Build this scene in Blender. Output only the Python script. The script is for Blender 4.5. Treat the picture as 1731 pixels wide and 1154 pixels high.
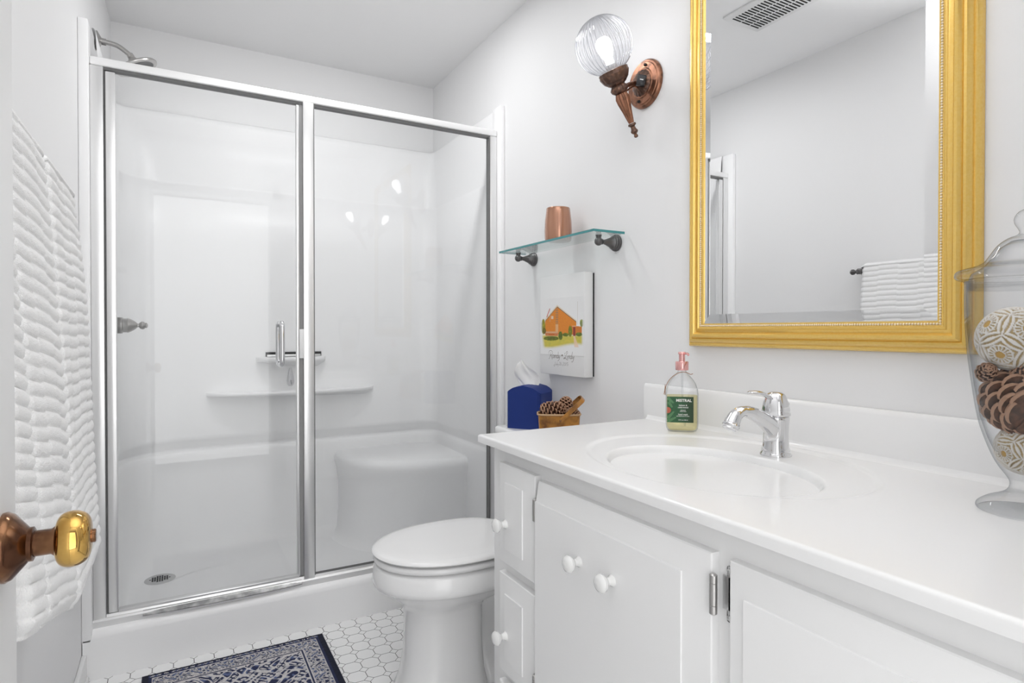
import bpy, bmesh, math, random
from math import sin, cos, pi, radians, sqrt, atan2, tan, exp
from mathutils import Vector, Matrix, noise
random.seed(7)
for o in list(bpy.data.objects): bpy.data.objects.remove(o)
SC = bpy.context.scene; COL = SC.collection

# ------------------------------------------------------------------ camera
CAM_Z, YAW, PITCH, FPX = 1.099, 29.32, 0.55, 1010.5
cd = bpy.data.cameras.new('camera'); cam = bpy.data.objects.new('camera', cd); COL.objects.link(cam)
cam.location = (0, 0, CAM_Z); cam.rotation_euler = (radians(90-PITCH), 0, radians(-YAW))
cd.sensor_fit = 'HORIZONTAL'; cd.sensor_width = 36; cd.lens = 36*FPX/1731
cd.shift_y = (567.70-577)/1731; cd.clip_start = 0.02
SC.camera = cam
# ------------------------------------------------------------------ world, lights, exposure
w = bpy.data.worlds.new('world'); SC.world = w; w.use_nodes = True
w.node_tree.nodes['Background'].inputs[0].default_value = (0.96, 0.98, 1, 1)
w.node_tree.nodes['Background'].inputs[1].default_value = 0.6
vs = SC.view_settings; vs.view_transform = 'Standard'; vs.look = 'None'; vs.gamma = 1; vs.exposure = 0.84
try: vs.use_curve_mapping = False
except Exception: pass
def area(name, loc, rot, sx, sy, power, col=(1, 1, 1)):
    l = bpy.data.lights.new(name, 'AREA'); l.shape = 'RECTANGLE'; l.size = sx; l.size_y = sy; l.energy = power; l.color = col
    o = bpy.data.objects.new(name, l); COL.objects.link(o); o.location = loc; o.rotation_euler = rot; return o
area('hallway_fill', (0.25, -0.80, 1.10), (radians(90), 0, 0), 1.2, 2.1, 11.0)  # added fill panel behind the camera, brightens low fronts; no known hall lamp
def bounce(name, loc, tilt, power, cone):       # a photographer's flash aimed at the ceiling
    l = bpy.data.lights.new(name, 'SPOT'); l.energy = power; l.spot_size = radians(cone); l.spot_blend = 1; l.shadow_soft_size = 0.0
    o = bpy.data.objects.new(name, l); COL.objects.link(o); o.location = loc; o.rotation_euler = (radians(180-tilt), 0, 0)
bounce('bounce_flash', (0.45, 0.55, 0.95), 0, 95, 76)
area('ceiling_fill_strip', (0.55, 2.14, 2.425), (radians(8), 0, 0), 0.56, 0.14, 5.6)  # added fill strip, out of view before the shower; the ceiling has no fixture

# ------------------------------------------------------------------ helpers
yaw, pit = radians(YAW), radians(PITCH)
FW = Vector((sin(yaw)*cos(pit), cos(yaw)*cos(pit), -sin(pit))); RT = Vector((cos(yaw), -sin(yaw), 0)); UP = RT.cross(FW)
EYE = Vector((0, 0, CAM_Z))
def px(u, v, ax, val):          # where a sight line meets a known plane of the room
    d = FW+RT*((u-865.5)/FPX)+UP*((567.70-v)/FPX); i = 'xyz'.index(ax)
    return EYE+d*((val-EYE[i])/d[i])
def uv_of(p):
    q = Vector(p)-EYE; z = q.dot(FW); return 865.5+FPX*q.dot(RT)/z, 567.70-FPX*q.dot(UP)/z

def mat(name, col, rough=0.5, metal=0.0, coat=0.0, spec=0.5, sub=0.0, bump=None, emis=None, trans=0.0, ior=1.45, col2=None, cscale=20, cdetail=4, crange=(0.4, 0.6)):
    m = bpy.data.materials.new(name); m.use_nodes = True; nt = m.node_tree; b = nt.nodes['Principled BSDF']
    b.inputs['Base Color'].default_value = (*col, 1); b.inputs['Roughness'].default_value = rough; b.inputs['Metallic'].default_value = metal
    b.inputs['Coat Weight'].default_value = coat; b.inputs['Coat Roughness'].default_value = 0.05; b.inputs['Specular IOR Level'].default_value = spec
    b.inputs['Transmission Weight'].default_value = trans; b.inputs['IOR'].default_value = ior
    tc = nt.nodes.new('ShaderNodeTexCoord')
    if col2:
        n = nt.nodes.new('ShaderNodeTexNoise'); n.inputs['Scale'].default_value = cscale; n.inputs['Detail'].default_value = cdetail
        r = nt.nodes.new('ShaderNodeValToRGB'); r.color_ramp.elements[0].position = crange[0]; r.color_ramp.elements[1].position = crange[1]
        r.color_ramp.elements[0].color = (*col, 1); r.color_ramp.elements[1].color = (*col2, 1)
        nt.links.new(tc.outputs['Object'], n.inputs['Vector']); nt.links.new(n.outputs[0], r.inputs[0]); nt.links.new(r.outputs[0], b.inputs['Base Color'])
    if bump:
        n = nt.nodes.new('ShaderNodeTexNoise'); n.inputs['Scale'].default_value = bump[0]; n.inputs['Detail'].default_value = 3
        bp = nt.nodes.new('ShaderNodeBump'); bp.inputs['Strength'].default_value = bump[1]; bp.inputs['Distance'].default_value = bump[2]
        nt.links.new(tc.outputs['Object'], n.inputs['Vector']); nt.links.new(n.outputs[0], bp.inputs['Height']); nt.links.new(bp.outputs[0], b.inputs['Normal'])
    if emis:
        b.inputs['Emission Color'].default_value = (*emis[0], 1); b.inputs['Emission Strength'].default_value = emis[1]
    return m

def thin_glass(name, tint=(1, 1, 1), refl=0.05, edge=0.8, rough=0.0, power=4.0, edge_tint=None, milky=0.0, bump=None):
    m = bpy.data.materials.new(name); m.use_nodes = True; nt = m.node_tree; nt.nodes.clear(); N = nt.nodes.new; L = nt.links.new
    out = N('ShaderNodeOutputMaterial'); mix = N('ShaderNodeMixShader'); tr = N('ShaderNodeBsdfTransparent'); gl = N('ShaderNodeBsdfGlossy')
    tr.inputs[0].default_value = (*tint, 1); gl.inputs['Roughness'].default_value = rough
    lw = N('ShaderNodeLayerWeight'); lw.inputs['Blend'].default_value = 0.5
    pw = N('ShaderNodeMath'); pw.operation = 'POWER'; pw.inputs[1].default_value = power
    ma = N('ShaderNodeMath'); ma.operation = 'MULTIPLY_ADD'; ma.inputs[1].default_value = edge; ma.inputs[2].default_value = refl
    L(lw.outputs['Facing'], pw.inputs[0]); L(pw.outputs[0], ma.inputs[0]); L(ma.outputs[0], mix.inputs[0])
    if edge_tint:
        cm = N('ShaderNodeMixRGB'); cm.inputs[1].default_value = (*tint, 1); cm.inputs[2].default_value = (*edge_tint, 1)
        p2 = N('ShaderNodeMath'); p2.operation = 'POWER'; p2.inputs[1].default_value = 2.5
        L(lw.outputs['Facing'], p2.inputs[0]); L(p2.outputs[0], cm.inputs[0]); L(cm.outputs[0], tr.inputs[0])
    src = tr
    if milky:
        df = N('ShaderNodeBsdfTranslucent'); df.inputs[0].default_value = (1, 1, 1, 1)
        m2 = N('ShaderNodeMixShader'); m2.inputs[0].default_value = milky; L(tr.outputs[0], m2.inputs[1]); L(df.outputs[0], m2.inputs[2]); src = m2
    L(src.outputs[0], mix.inputs[1]); L(gl.outputs[0], mix.inputs[2]); L(mix.outputs[0], out.inputs[0])
    if bump:
        tc = N('ShaderNodeTexCoord'); n = N('ShaderNodeTexNoise'); n.inputs['Scale'].default_value = bump[0]
        bp = N('ShaderNodeBump'); bp.inputs['Strength'].default_value = bump[1]; bp.inputs['Distance'].default_value = bump[2]
        L(tc.outputs['Object'], n.inputs['Vector']); L(n.outputs[0], bp.inputs['Height']); L(bp.outputs[0], gl.inputs['Normal'])
    return m

def vc_mat(name, rough=0.6, bump=None, coat=0.0, metal_attr=False):
    m = mat(name, (1, 1, 1), rough, coat=coat, bump=bump); nt = m.node_tree
    a = nt.nodes.new('ShaderNodeVertexColor'); a.layer_name = 'Col'
    nt.links.new(a.outputs[0], nt.nodes['Principled BSDF'].inputs['Base Color'])
    return m

class MB:
    """collects vertices and faces of ONE part"""
    def __init__(s): s.v = []; s.f = []; s.c = []
    def add(s, v, f):
        k = len(s.v); s.v += [tuple(p) for p in v]; s.f += [tuple(i+k for i in q) for q in f]; return s
    def box(s, x0, x1, y0, y1, z0, z1, bev=0.0, seg=2):
        bm = bmesh.new(); bmesh.ops.create_cube(bm, size=1)
        for q in bm.verts: q.co = Vector(((x0+x1)/2+q.co.x*(x1-x0), (y0+y1)/2+q.co.y*(y1-y0), (z0+z1)/2+q.co.z*(z1-z0)))
        if bev: bmesh.ops.bevel(bm, geom=bm.edges[:], offset=bev, segments=seg, profile=0.5, affect='EDGES')
        bm.verts.index_update(); s.add([q.co[:] for q in bm.verts], [[q.index for q in f.verts] for f in bm.faces]); bm.free(); return s
    def grid(s, nu, nv, fn, wrap_u=False, flip=False):
        v = [fn(i/(nu if wrap_u else nu-1), j/(nv-1)) for j in range(nv) for i in range(nu)]; f = []
        for j in range(nv-1):
            for i in range(nu if wrap_u else nu-1):
                a = j*nu+i; b = j*nu+(i+1) % nu; q = (a, b, b+nu, a+nu); f.append(q[::-1] if flip else q)
        return s.add(v, f)
    def lathe(s, prof, o=(0, 0, 0), axis=(0, 0, 1), n=48, flute=0, fl=0.0, cap=True):
        az = Vector(axis).normalized(); ax = az.orthogonal().normalized()
        if abs(az.z) < 0.999: ax = Vector((0, 0, 1)).cross(az).normalized()
        else: ax = Vector((1, 0, 0))
        ay = az.cross(ax); O = Vector(o); v = []; f = []
        for (r, h) in prof:
            for i in range(n):
                t = 2*pi*i/n; rr = r*(1+fl*cos(flute*t)) if flute else r
                v.append(O+az*h+ax*rr*cos(t)+ay*rr*sin(t))
        for j in range(len(prof)-1):
            for i in range(n):
                a = j*n+i; b = j*n+(i+1) % n; f.append((a, b, b+n, a+n))
        if cap:
            if prof[0][0] > 1e-5: f.append(tuple(range(n))[::-1])
            if prof[-1][0] > 1e-5: f.append(tuple(range((len(prof)-1)*n, len(prof)*n)))
        return s.add(v, f)
    def tube(s, pts, rad, n=16, closed=False, flat=1.0, ref=None):
        P = [Vector(p) for p in pts]; m = len(P); v = []; f = []
        R = rad if isinstance(rad, (list, tuple)) else [rad]*m
        T = [(P[(i+1) % m]-P[i-1]) if closed else (P[min(i+1, m-1)]-P[max(i-1, 0)]) for i in range(m)]
        nrm = Vector(ref) if ref else T[0].orthogonal()
        for i in range(m):
            t = T[i].normalized(); nrm = (nrm-t*nrm.dot(t)).normalized(); bi = t.cross(nrm)
            for k in range(n):
                a = 2*pi*k/n; v.append(P[i]+(nrm*cos(a)*flat+bi*sin(a))*R[i])
        for i in range(m if closed else m-1):
            for k in range(n):
                a = i*n+k; b = i*n+(k+1) % n; c = ((i+1) % m)*n+(k+1) % n; d = ((i+1) % m)*n+k; f.append((a, b, c, d))
        if not closed: f.append(tuple(range(n))[::-1]); f.append(tuple(range((m-1)*n, m*n)))
        return s.add(v, f)
    def sphere(s, c, r, n=24, sc=(1, 1, 1)):
        c = Vector(c); prof = []
        return s.grid(n, n//2+1, lambda a, b: (c.x+r*sc[0]*sin(pi*b)*cos(2*pi*a), c.y+r*sc[1]*sin(pi*b)*sin(2*pi*a), c.z+r*sc[2]*cos(pi*b)), wrap_u=True, flip=True)
    def loft(s, rings, cap=(True, True)):
        n = len(rings[0]); v = [p for r in rings for p in r]; f = []
        for j in range(len(rings)-1):
            for i in range(n):
                a = j*n+i; b = j*n+(i+1) % n; f.append((a, b, b+n, a+n))
        if cap[0]: f.append(tuple(range(n))[::-1])
        if cap[1]: f.append(tuple(range((len(rings)-1)*n, len(rings)*n)))
        return s.add(v, f)
    def xf(s, M): s.v = [tuple(M @ Vector(p)) for p in s.v]; return s
    def build(s, name, m, parent=None, smooth=40, normals=True, colfn=None):
        me = bpy.data.meshes.new(name); me.from_pydata(s.v, [], s.f); me.validate()
        if normals:
            bm = bmesh.new(); bm.from_mesh(me); bmesh.ops.recalc_face_normals(bm, faces=bm.faces[:]); bm.to_mesh(me); bm.free()
        me.materials.append(m)
        if smooth:
            for p in me.polygons: p.use_smooth = True
            if smooth < 180: me.set_sharp_from_angle(angle=radians(smooth))
        if colfn:
            ca = me.color_attributes.new('Col', 'FLOAT_COLOR', 'POINT')
            for i, q in enumerate(me.vertices): ca.data[i].color = (*colfn(q.co), 1)
        o = bpy.data.objects.new(name, me); COL.objects.link(o)
        if parent: put(o, parent)
        return o
def put(o, parent):
    o.parent = parent; o.matrix_parent_inverse = WORLD[parent.name].inverted() if parent.name in WORLD else Matrix()
WORLD = {}
def thing(name, label, cat, loc=(0, 0, 0), group=None):
    o = bpy.data.objects.new(name, None); COL.objects.link(o); o.location = loc; o.empty_display_size = 0.02
    o['label'] = label; o['category'] = cat
    if group: o['group'] = group
    WORLD[o.name] = Matrix.Translation(loc); return o
def tag(o, label, cat, group=None):
    o['label'] = label; o['category'] = cat
    if group: o['group'] = group
    return o
def struct(o): o['kind'] = 'structure'; return o
def dup(root, loc, label=None):
    r = root.copy(); COL.objects.link(r); r.location = loc
    if label: r['label'] = label
    for ch in list(root.children):
        c = ch.copy(); COL.objects.link(c); c.parent = r; c.matrix_parent_inverse = ch.matrix_parent_inverse.copy()
        for g in list(ch.children):
            d = g.copy(); COL.objects.link(d); d.parent = c; d.matrix_parent_inverse = g.matrix_parent_inverse.copy()
    return r
def txt(s, size, bold=0.0, align='CENTER'):
    c = bpy.data.curves.new('t', 'FONT'); c.body = s; c.size = size; c.align_x = align; c.offset = bold; c.resolution_u = 3
    o = bpy.data.objects.new('t', c); COL.objects.link(o); bpy.context.view_layer.update()
    me = bpy.data.meshes.new_from_object(o.evaluated_get(bpy.context.evaluated_depsgraph_get()))
    v = [p.co.copy() for p in me.vertices]; f = [tuple(p.vertices) for p in me.polygons]
    bpy.data.objects.remove(o); return v, f
def smoothpts(P, k=6):          # catmull-rom
    P = [Vector(p) for p in P]; out = []
    for i in range(len(P)-1):
        a, b, c, d = P[max(i-1, 0)], P[i], P[i+1], P[min(i+2, len(P)-1)]
        for j in range(k):
            t = j/k; out.append(0.5*((2*b)+(c-a)*t+(2*a-5*b+4*c-d)*t*t+(3*b-a-3*c+d)*t**3))
    return out+[P[-1]]
def sstep(a, b, x): t = max(0, min(1, (x-a)/(b-a))); return t*t*(3-2*t)
def mixc(a, b, t): return tuple(p*(1-t)+q*t for p, q in zip(a, b))

# ------------------------------------------------------------------ materials
M_wall = mat('painted_wall', (0.87, 0.87, 0.875), 0.45, bump=(220, 0.06, 0.001), spec=0.3)
M_ceil = mat('ceiling_paint', (0.94, 0.94, 0.945), 0.8, bump=(160, 0.12, 0.001), spec=0.2)
M_trim = mat('gloss_trim_paint', (0.89, 0.89, 0.89), 0.3, spec=0.4)
M_fiber = mat('white_fiberglass', (0.955, 0.955, 0.96), 0.30, coat=0.0, spec=0.22, bump=(3, 0.10, 0.004))
M_cab = mat('cabinet_paint', (0.94, 0.94, 0.94), 0.38, bump=(90, 0.05, 0.0005), spec=0.4)
M_knobw = mat('white_ceramic', (0.86, 0.86, 0.85), 0.15, coat=0.3)
M_marble = mat('cultured_marble', (0.91, 0.91, 0.91), 0.20, coat=0.1)
M_porc = mat('porcelain', (0.94, 0.94, 0.94), 0.10, coat=0.4)
M_seat = mat('seat_plastic', (0.89, 0.89, 0.89), 0.16, coat=0.3)
M_alu = mat('brushed_aluminium', (0.80, 0.80, 0.80), 0.30, metal=0.85, bump=(260, 0.05, 0.0004))
M_alud = mat('dark_gasket', (0.16, 0.16, 0.16), 0.5)
M_aluw = mat('pale_aluminium', (0.93, 0.93, 0.93), 0.35, metal=0.35)
M_chrome = mat('chrome', (0.74, 0.74, 0.75), 0.04, metal=1)
M_nickel = mat('satin_nickel', (0.50, 0.49, 0.48), 0.28, metal=1)
M_bronze = mat('dark_bronze', (0.13, 0.125, 0.125), 0.32, metal=0.7, spec=0.6)
M_glass = thin_glass('clear_door_glass', (0.995, 0.998, 0.998), 0.026, 0.8)
M_jar = thin_glass('jar_glass', (0.99, 0.992, 0.995), 0.022, 0.55, power=4, edge_tint=(0.52, 0.54, 0.56))
M_bottle = thin_glass('bottle_plastic', (0.97, 0.975, 0.98), 0.05, 0.6, power=3, edge_tint=(0.55, 0.57, 0.55))
M_shelf = thin_glass('shelf_glass', (0.95, 0.985, 0.98), 0.06, 0.7)
M_teal = mat('teal_glass_edge', (0.05, 0.26, 0.27), 0.1, coat=0.3)
M_copper = mat('aged_copper', (0.33, 0.155, 0.095), 0.32, metal=0.85, col2=(0.08, 0.045, 0.034), cscale=45, crange=(0.45, 0.72), bump=(160, 0.3, 0.0006))
M_darkcu = mat('dark_patina', (0.12, 0.072, 0.055), 0.38, metal=0.75, col2=(0.30, 0.155, 0.10), cscale=90, crange=(0.5, 0.75), bump=(200, 0.3, 0.0006))
M_black = mat('black_plastic', (0.012, 0.012, 0.015), 0.2)
M_white = mat('white_plastic', (0.85, 0.85, 0.85), 0.35)
M_gold = mat('gold_leaf_frame', (0.86, 0.59, 0.17), 0.24, metal=0.55, coat=0.15, col2=(0.84, 0.56, 0.14), cscale=220, bump=(600, 0.12, 0.0003))
M_palegold = mat('pale_gold_beads', (0.86, 0.76, 0.60), 0.35, metal=0.4)
M_mirror = mat('mirror_silver', (0.93, 0.935, 0.94), 0.0, metal=1)
M_brass = mat('polished_brass', (0.70, 0.44, 0.13), 0.05, metal=1, col2=(0.52, 0.30, 0.08), cscale=30)
M_brassd = mat('tarnished_brass', (0.10, 0.045, 0.025), 0.16, metal=0.9, col2=(0.28, 0.14, 0.07), cscale=25)
M_terry = mat('white_terry', (0.95, 0.95, 0.95), 0.95, bump=(650, 0.9, 0.002), spec=0.1)
M_canvas = vc_mat('printed_canvas', 0.75, bump=(900, 0.1, 0.0004))
M_canvasw = mat('canvas_white', (0.86, 0.86, 0.86), 0.8)
M_ink = mat('brown_ink', (0.16, 0.12, 0.09), 0.7)
M_inkg = mat('grey_ink', (0.30, 0.28, 0.27), 0.7)
M_blue = mat('navy_leatherette', (0.012, 0.035, 0.20), 0.5, bump=(400, 0.15, 0.0005), spec=0.35)
M_tissue = mat('tissue_paper', (0.97, 0.97, 0.96), 0.9)
M_wood = mat('stained_basket_wood', (0.48, 0.21, 0.035), 0.35, col2=(0.17, 0.065, 0.015), cscale=28, crange=(0.45, 0.66), coat=0.15)
M_rattan = mat('light_rim', (0.55, 0.36, 0.20), 0.5)
M_cone = mat('pinecone_scale', (0.15, 0.062, 0.032), 0.6, col2=(0.06, 0.026, 0.014), cscale=90)
M_conetip = mat('pinecone_tip', (0.42, 0.24, 0.15), 0.6)
M_rug = vc_mat('woven_rug', 0.95, bump=(800, 0.6, 0.002))
M_label = vc_mat('printed_label', 0.45)
M_inkw = mat('white_print', (0.85, 0.85, 0.80), 0.5)
M_soap = thin_glass('yellow_soap', (0.93, 0.89, 0.66), 0.03, 0.3)
M_pink = mat('rose_gold', (0.86, 0.46, 0.44), 0.14, metal=0.8)
M_cord = mat('brown_cord', (0.36, 0.20, 0.12), 0.8)
M_ball = vc_mat('carved_ball', 0.6)
M_iri = mat('iridescent_copper', (0.48, 0.24, 0.13), 0.16, metal=0.6, coat=0.6, col2=(0.44, 0.22, 0.15), cscale=5, crange=(0.3, 0.7))
M_globe = thin_glass('ribbed_globe_glass', (0.96, 0.965, 0.985), 0.10, 0.85, power=2.2, edge_tint=(0.30, 0.33, 0.40), milky=0.0, rough=0.04)
M_bulb = mat('lit_bulb', (1, 1, 1), 0.4, emis=((1, 0.97, 0.95), 4.5))
M_steel = mat('drain_steel', (0.60, 0.60, 0.60), 0.3, metal=1)
M_hole = mat('dark_hole', (0.02, 0.02, 0.02), 0.8)
M_crystal = thin_glass('clear_plastic', (0.93, 0.93, 0.94), 0.15, 0.8, power=2, edge_tint=(0.45, 0.45, 0.47))
M_hall = mat('hall_paint', (0.70, 0.70, 0.70), 0.6)

def tile_mat():
    m = mat('octagon_dot_tile', (0.82, 0.82, 0.82), 0.25, coat=0.15); nt = m.node_tree; N = nt.nodes.new; L = nt.links.new
    tc = N('ShaderNodeTexCoord'); sp = N('ShaderNodeSeparateXYZ'); L(tc.outputs['Object'], sp.inputs[0])
    def op(o, a, b=None, c=None):
        n = N('ShaderNodeMath'); n.operation = o
        for i, q in enumerate((a, b, c)):
            if q is None: continue
            if isinstance(q, (int, float)): n.inputs[i].default_value = q
            else: L(q, n.inputs[i])
        return n.outputs[0]
    P = 0.0598
    cu = op('ABSOLUTE', op('SUBTRACT', op('FRACT', op('DIVIDE', op('ADD', sp.outputs[0], 10*P+0.043+P/2), P)), 0.5))
    cv = op('ABSOLUTE', op('SUBTRACT', op('FRACT', op('DIVIDE', op('SUBTRACT', sp.outputs[1], 2.244-40*P-P/2), P)), 0.5))
    s = op('ADD', cu, cv); mx = op('MAXIMUM', cu, cv); g = 0.020; k = 0.74
    inoct = op('MULTIPLY', op('LESS_THAN', s, k-g*1.2), op('LESS_THAN', mx, 0.5-g))
    indot = op('GREATER_THAN', s, k+g*1.2)
    t = op('MAXIMUM', inoct, indot)
    mr = N('ShaderNodeMixRGB'); mr.inputs[1].default_value = (0.16, 0.16, 0.155, 1); mr.inputs[2].default_value = (0.92, 0.92, 0.92, 1)
    L(t, mr.inputs[0]); b = nt.nodes['Principled BSDF']; L(mr.outputs[0], b.inputs['Base Color'])
    bp = N('ShaderNodeBump'); bp.inputs['Strength'].default_value = 0.4; bp.inputs['Distance'].default_value = 0.001
    L(t, bp.inputs['Height']); L(bp.outputs[0], b.inputs['Normal']); return m
M_tile = tile_mat()

# ------------------------------------------------------------------ room shell
XL, XLB, XR, YB, ZC = -0.262, -0.240, 1.240, 3.096, 2.428
CY = 2.270                                                   # face of the shower curb
struct(MB().box(-0.40, 1.36, -2.2, CY+0.02, -0.05, 0).build('floor', M_tile, smooth=0))
struct(MB().box(-0.40, 1.36, -2.2, 3.25, ZC, ZC+0.05).build('ceiling', M_ceil, smooth=0))
b = MB(); b.loft([[(XL, -0.10, z), (XL, 2.29, z), (XLB, YB, z), (XLB-0.12, YB, z), (XL-0.12, -0.10, z)] for z in (0, ZC)])
struct(b.build('wall_left', M_wall, smooth=0))
struct(MB().box(XR, XR+0.1, -0.10, YB, 0, ZC).build('wall_right', M_wall, smooth=0))
struct(MB().box(XLB-0.12, XR+0.1, YB, YB+0.1, 0, ZC).build('wall_back', M_wall, smooth=0))
b = MB().box(XL, -0.147, -0.13, -0.02, 0, ZC).box(0.615, XR, -0.13, -0.02, 0, ZC).box(-0.147, 0.615, -0.13, -0.02, 2.05, ZC)
struct(b.build('wall_front', M_wall, smooth=0))
b = MB().box(-0.147, -0.129, -0.13, -0.01, 0, 2.05).box(0.597, 0.615, -0.13, -0.01, 0, 2.05).box(-0.147, 0.615, -0.13, -0.01, 2.035, 2.05)
b.box(-0.215, -0.139, -0.02, -0.006, 0, 2.11, 0.004).box(0.607, 0.675, -0.02, -0.006, 0, 2.11, 0.004).box(-0.215, 0.675, -0.02, -0.006, 2.045, 2.11, 0.004)
struct(b.build('trim_1', M_trim))
struct(MB().box(XL-0.12, XR+0.1, -2.3, -2.2, 0, ZC).build('wall_hall_end', M_hall, smooth=0))
struct(MB().box(XR, XR+0.1, -2.2, -0.13, 0, ZC).build('wall_hall_right', M_hall, smooth=0))
struct(MB().box(XL-0.12, XL-0.02, -2.2, -0.13, 0, ZC).build('wall_hall_left', M_hall, smooth=0))
b = MB().box(XL, XL+0.014, 0.0, CY, 0, 0.088, 0.004).box(XL, XL+0.02, 0.0, CY, 0, 0.02, 0.006)
struct(b.build('baseboard_left', M_trim))

# bathroom door, standing open along the left wall
b = MB().box(-0.182, -0.147, 0.035, 0.797, 0.01, 2.03, 0.002)
door = struct(b.build('door_1', M_trim))
ky, kz = 0.742, 0.889
b = MB().lathe([(0.033, 0), (0.0335, 0.003), (0.031, 0.008), (0.019, 0.018), (0.0165, 0.020), (0.0165, 0.0235), (0.0145, 0.0245)], (-0.147, ky, kz), (1, 0, 0), 64)
k = b.build('door_handle', M_brassd, door)
MB().lathe([(0.0145, 0.022), (0.0125, 0.024), (0.0125, 0.038), (0.0145, 0.0405), (0.0145, 0.0425)], (-0.147, ky, kz), (1, 0, 0), 48).build('neck', M_brassd, k)
kp = [(0.013, 0.041), (0.0205, 0.0425), (0.0255, 0.0465), (0.0275, 0.053), (0.0268, 0.060), (0.0232, 0.0665), (0.017, 0.070), (0.008, 0.0712), (0, 0.0715)]
MB().lathe([tuple(p) for p in smoothpts([(r, h, 0) for r, h in kp], 4) for p in [(max(p[0], 0), p[1])]], (-0.147, ky, kz), (1, 0, 0), 64).build('knob', M_brass, k)
MB().lathe([(0.0068, 0.0705), (0.0068, 0.0735), (0.0058, 0.0745), (0, 0.0745)], (-0.147, ky, kz), (1, 0, 0), 24).build('push_button', M_brassd, k)

# ceiling vent (seen in the mirror)
v = thing('ceiling_vent', 'white louvered ceiling vent seen reflected at the top of the mirror', 'vent', (0.28, 1.62, ZC))
VX0, VX1, VY0, VY1 = 0.176, 0.394, 1.46, 1.788
b = MB(); b.box(VX0, VX1, VY0, VY1, ZC-0.010, ZC, 0.003)
b.build('frame', M_white, v)
b = MB()
for c in range(3):
    x0 = VX0+0.026+c*0.056
    y = VY0+0.02
    while y < VY1-0.025:
        b.box(x0, x0+0.049, y, y+0.0062, ZC-0.0112, ZC-0.0098); y += 0.0154
b.build('slot', M_hole, v, smooth=0)['kind'] = 'stuff'

# ------------------------------------------------------------------ shower stall (one moulded unit)
st = thing('shower_stall', 'white moulded fiberglass shower stall with bench behind the glass doors', 'shower', (0.49, 2.65, 0))
NP = 160
def plan(x0, x1, y0, y1, rl, rr):
    """open path: front left -> back left corner -> back right corner -> front right"""
    P = []
    for i in range(20): P.append((x0, y0+(y1-rl-y0)*i/20))
    for i in range(24): a = pi-(pi/2)*i/24; P.append((x0+rl+rl*cos(a), y1-rl+rl*sin(a)))
    for i in range(60): P.append((x0+rl+(x1-rr-x0-rl)*i/60, y1))
    for i in range(24): a = pi/2-(pi/2)*i/24; P.append((x1-rr+rr*cos(a), y1-rr+rr*sin(a)))
    for i in range(21): P.append((x1, y1-rr-(y1-rr-y0)*i/20))
    return P
lv = [(2.067, .006, .05, .03), (2.067, .016, .05, .03), (2.060, .024, .06, .035), (2.04, .026, .06, .035), (1.99, .030, .07, .04), (1.93, .046, .10, .05), (1.88, .050, .12, .06),
      (1.757, .050, .16, .07), (1.745, .053, .16, .07), (1.742, .060, .16, .07), (1.5, .060, .17, .08), (0.80, .062, .19, .09), (0.625, .064, .22, .10),
      (0.612, .063, .225, .10), (0.604, .058, .23, .10), (0.570, .030, .25, .11), (0.566, .028, .25, .11), (0.562, .030, .25, .11), (0.558, .052, .25, .11), (0.550, .060, .25, .11), (0.535, .064, .25, .11),
      (0.45, .068, .25, .12), (0.20, .080, .25, .14), (0.145, .088, .25, .15), (0.118, .100, .25, .15), (0.106, .115, .25, .16), (0.0985, .135, .25, .16), (0.0958, .165, .25, .16), (0.0951, .20, .25, .17), (0.0948, .26, .25, .17)]
rings = []
for z, o, rl, rr in lv:
    oy = o if z > 0.13 else o
    rings.append([(x, y, z) for x, y in plan(XLB+0.004+o*0.6, XR-0.003-o*0.45, 2.335, YB-o, rl, rr)])
b = MB(); n = len(rings[0]); vv = [p for r in rings for p in r]; ff = []
for j in range(len(rings)-1):
    for i in range(n-1):
        a = j*n+i; ff.append((a, a+1, a+1+n, a+n))
b.add(vv, ff)
wall = b.build('wall_panel', M_fiber, st, smooth=180)
b = MB()
def pan(a, c):
    x = XLB+0.02+a*(XR-XLB-0.04); y = 2.36+c*(YB-0.03-2.36)
    d = sqrt((x+0.05)**2+(y-2.84)**2)
    return (x, y, 0.0955-0.002*exp(-(d/0.30)**2))
b.grid(40, 24, pan); b.build('floor_pan', M_fiber, st, smooth=180)
# curb: profile swept along x
cp = [(2.27, 0.0), (2.27, 0.128), (2.272, 0.141), (2.280, 0.150), (2.292, 0.153), (2.345, 0.153), (2.360, 0.148), (2.366, 0.135), (2.370, 0.105), (2.385, 0.093), (2.40, 0.088), (2.40, 0.0)]
b = MB(); b.loft([[(x, y, z) for y, z in cp] for x in (XL+0.002, XR-0.002)]); b.build('curb', M_fiber, st, smooth=60)
for x0, x1 in ((XL, XL+0.027), (XR-0.022, XR)):
    MB().box(x0, x1, 2.270, 2.345, 0.12, 2.067, 0.004).build('front_flange', M_fiber, st)
yb = YB-0.060
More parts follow.
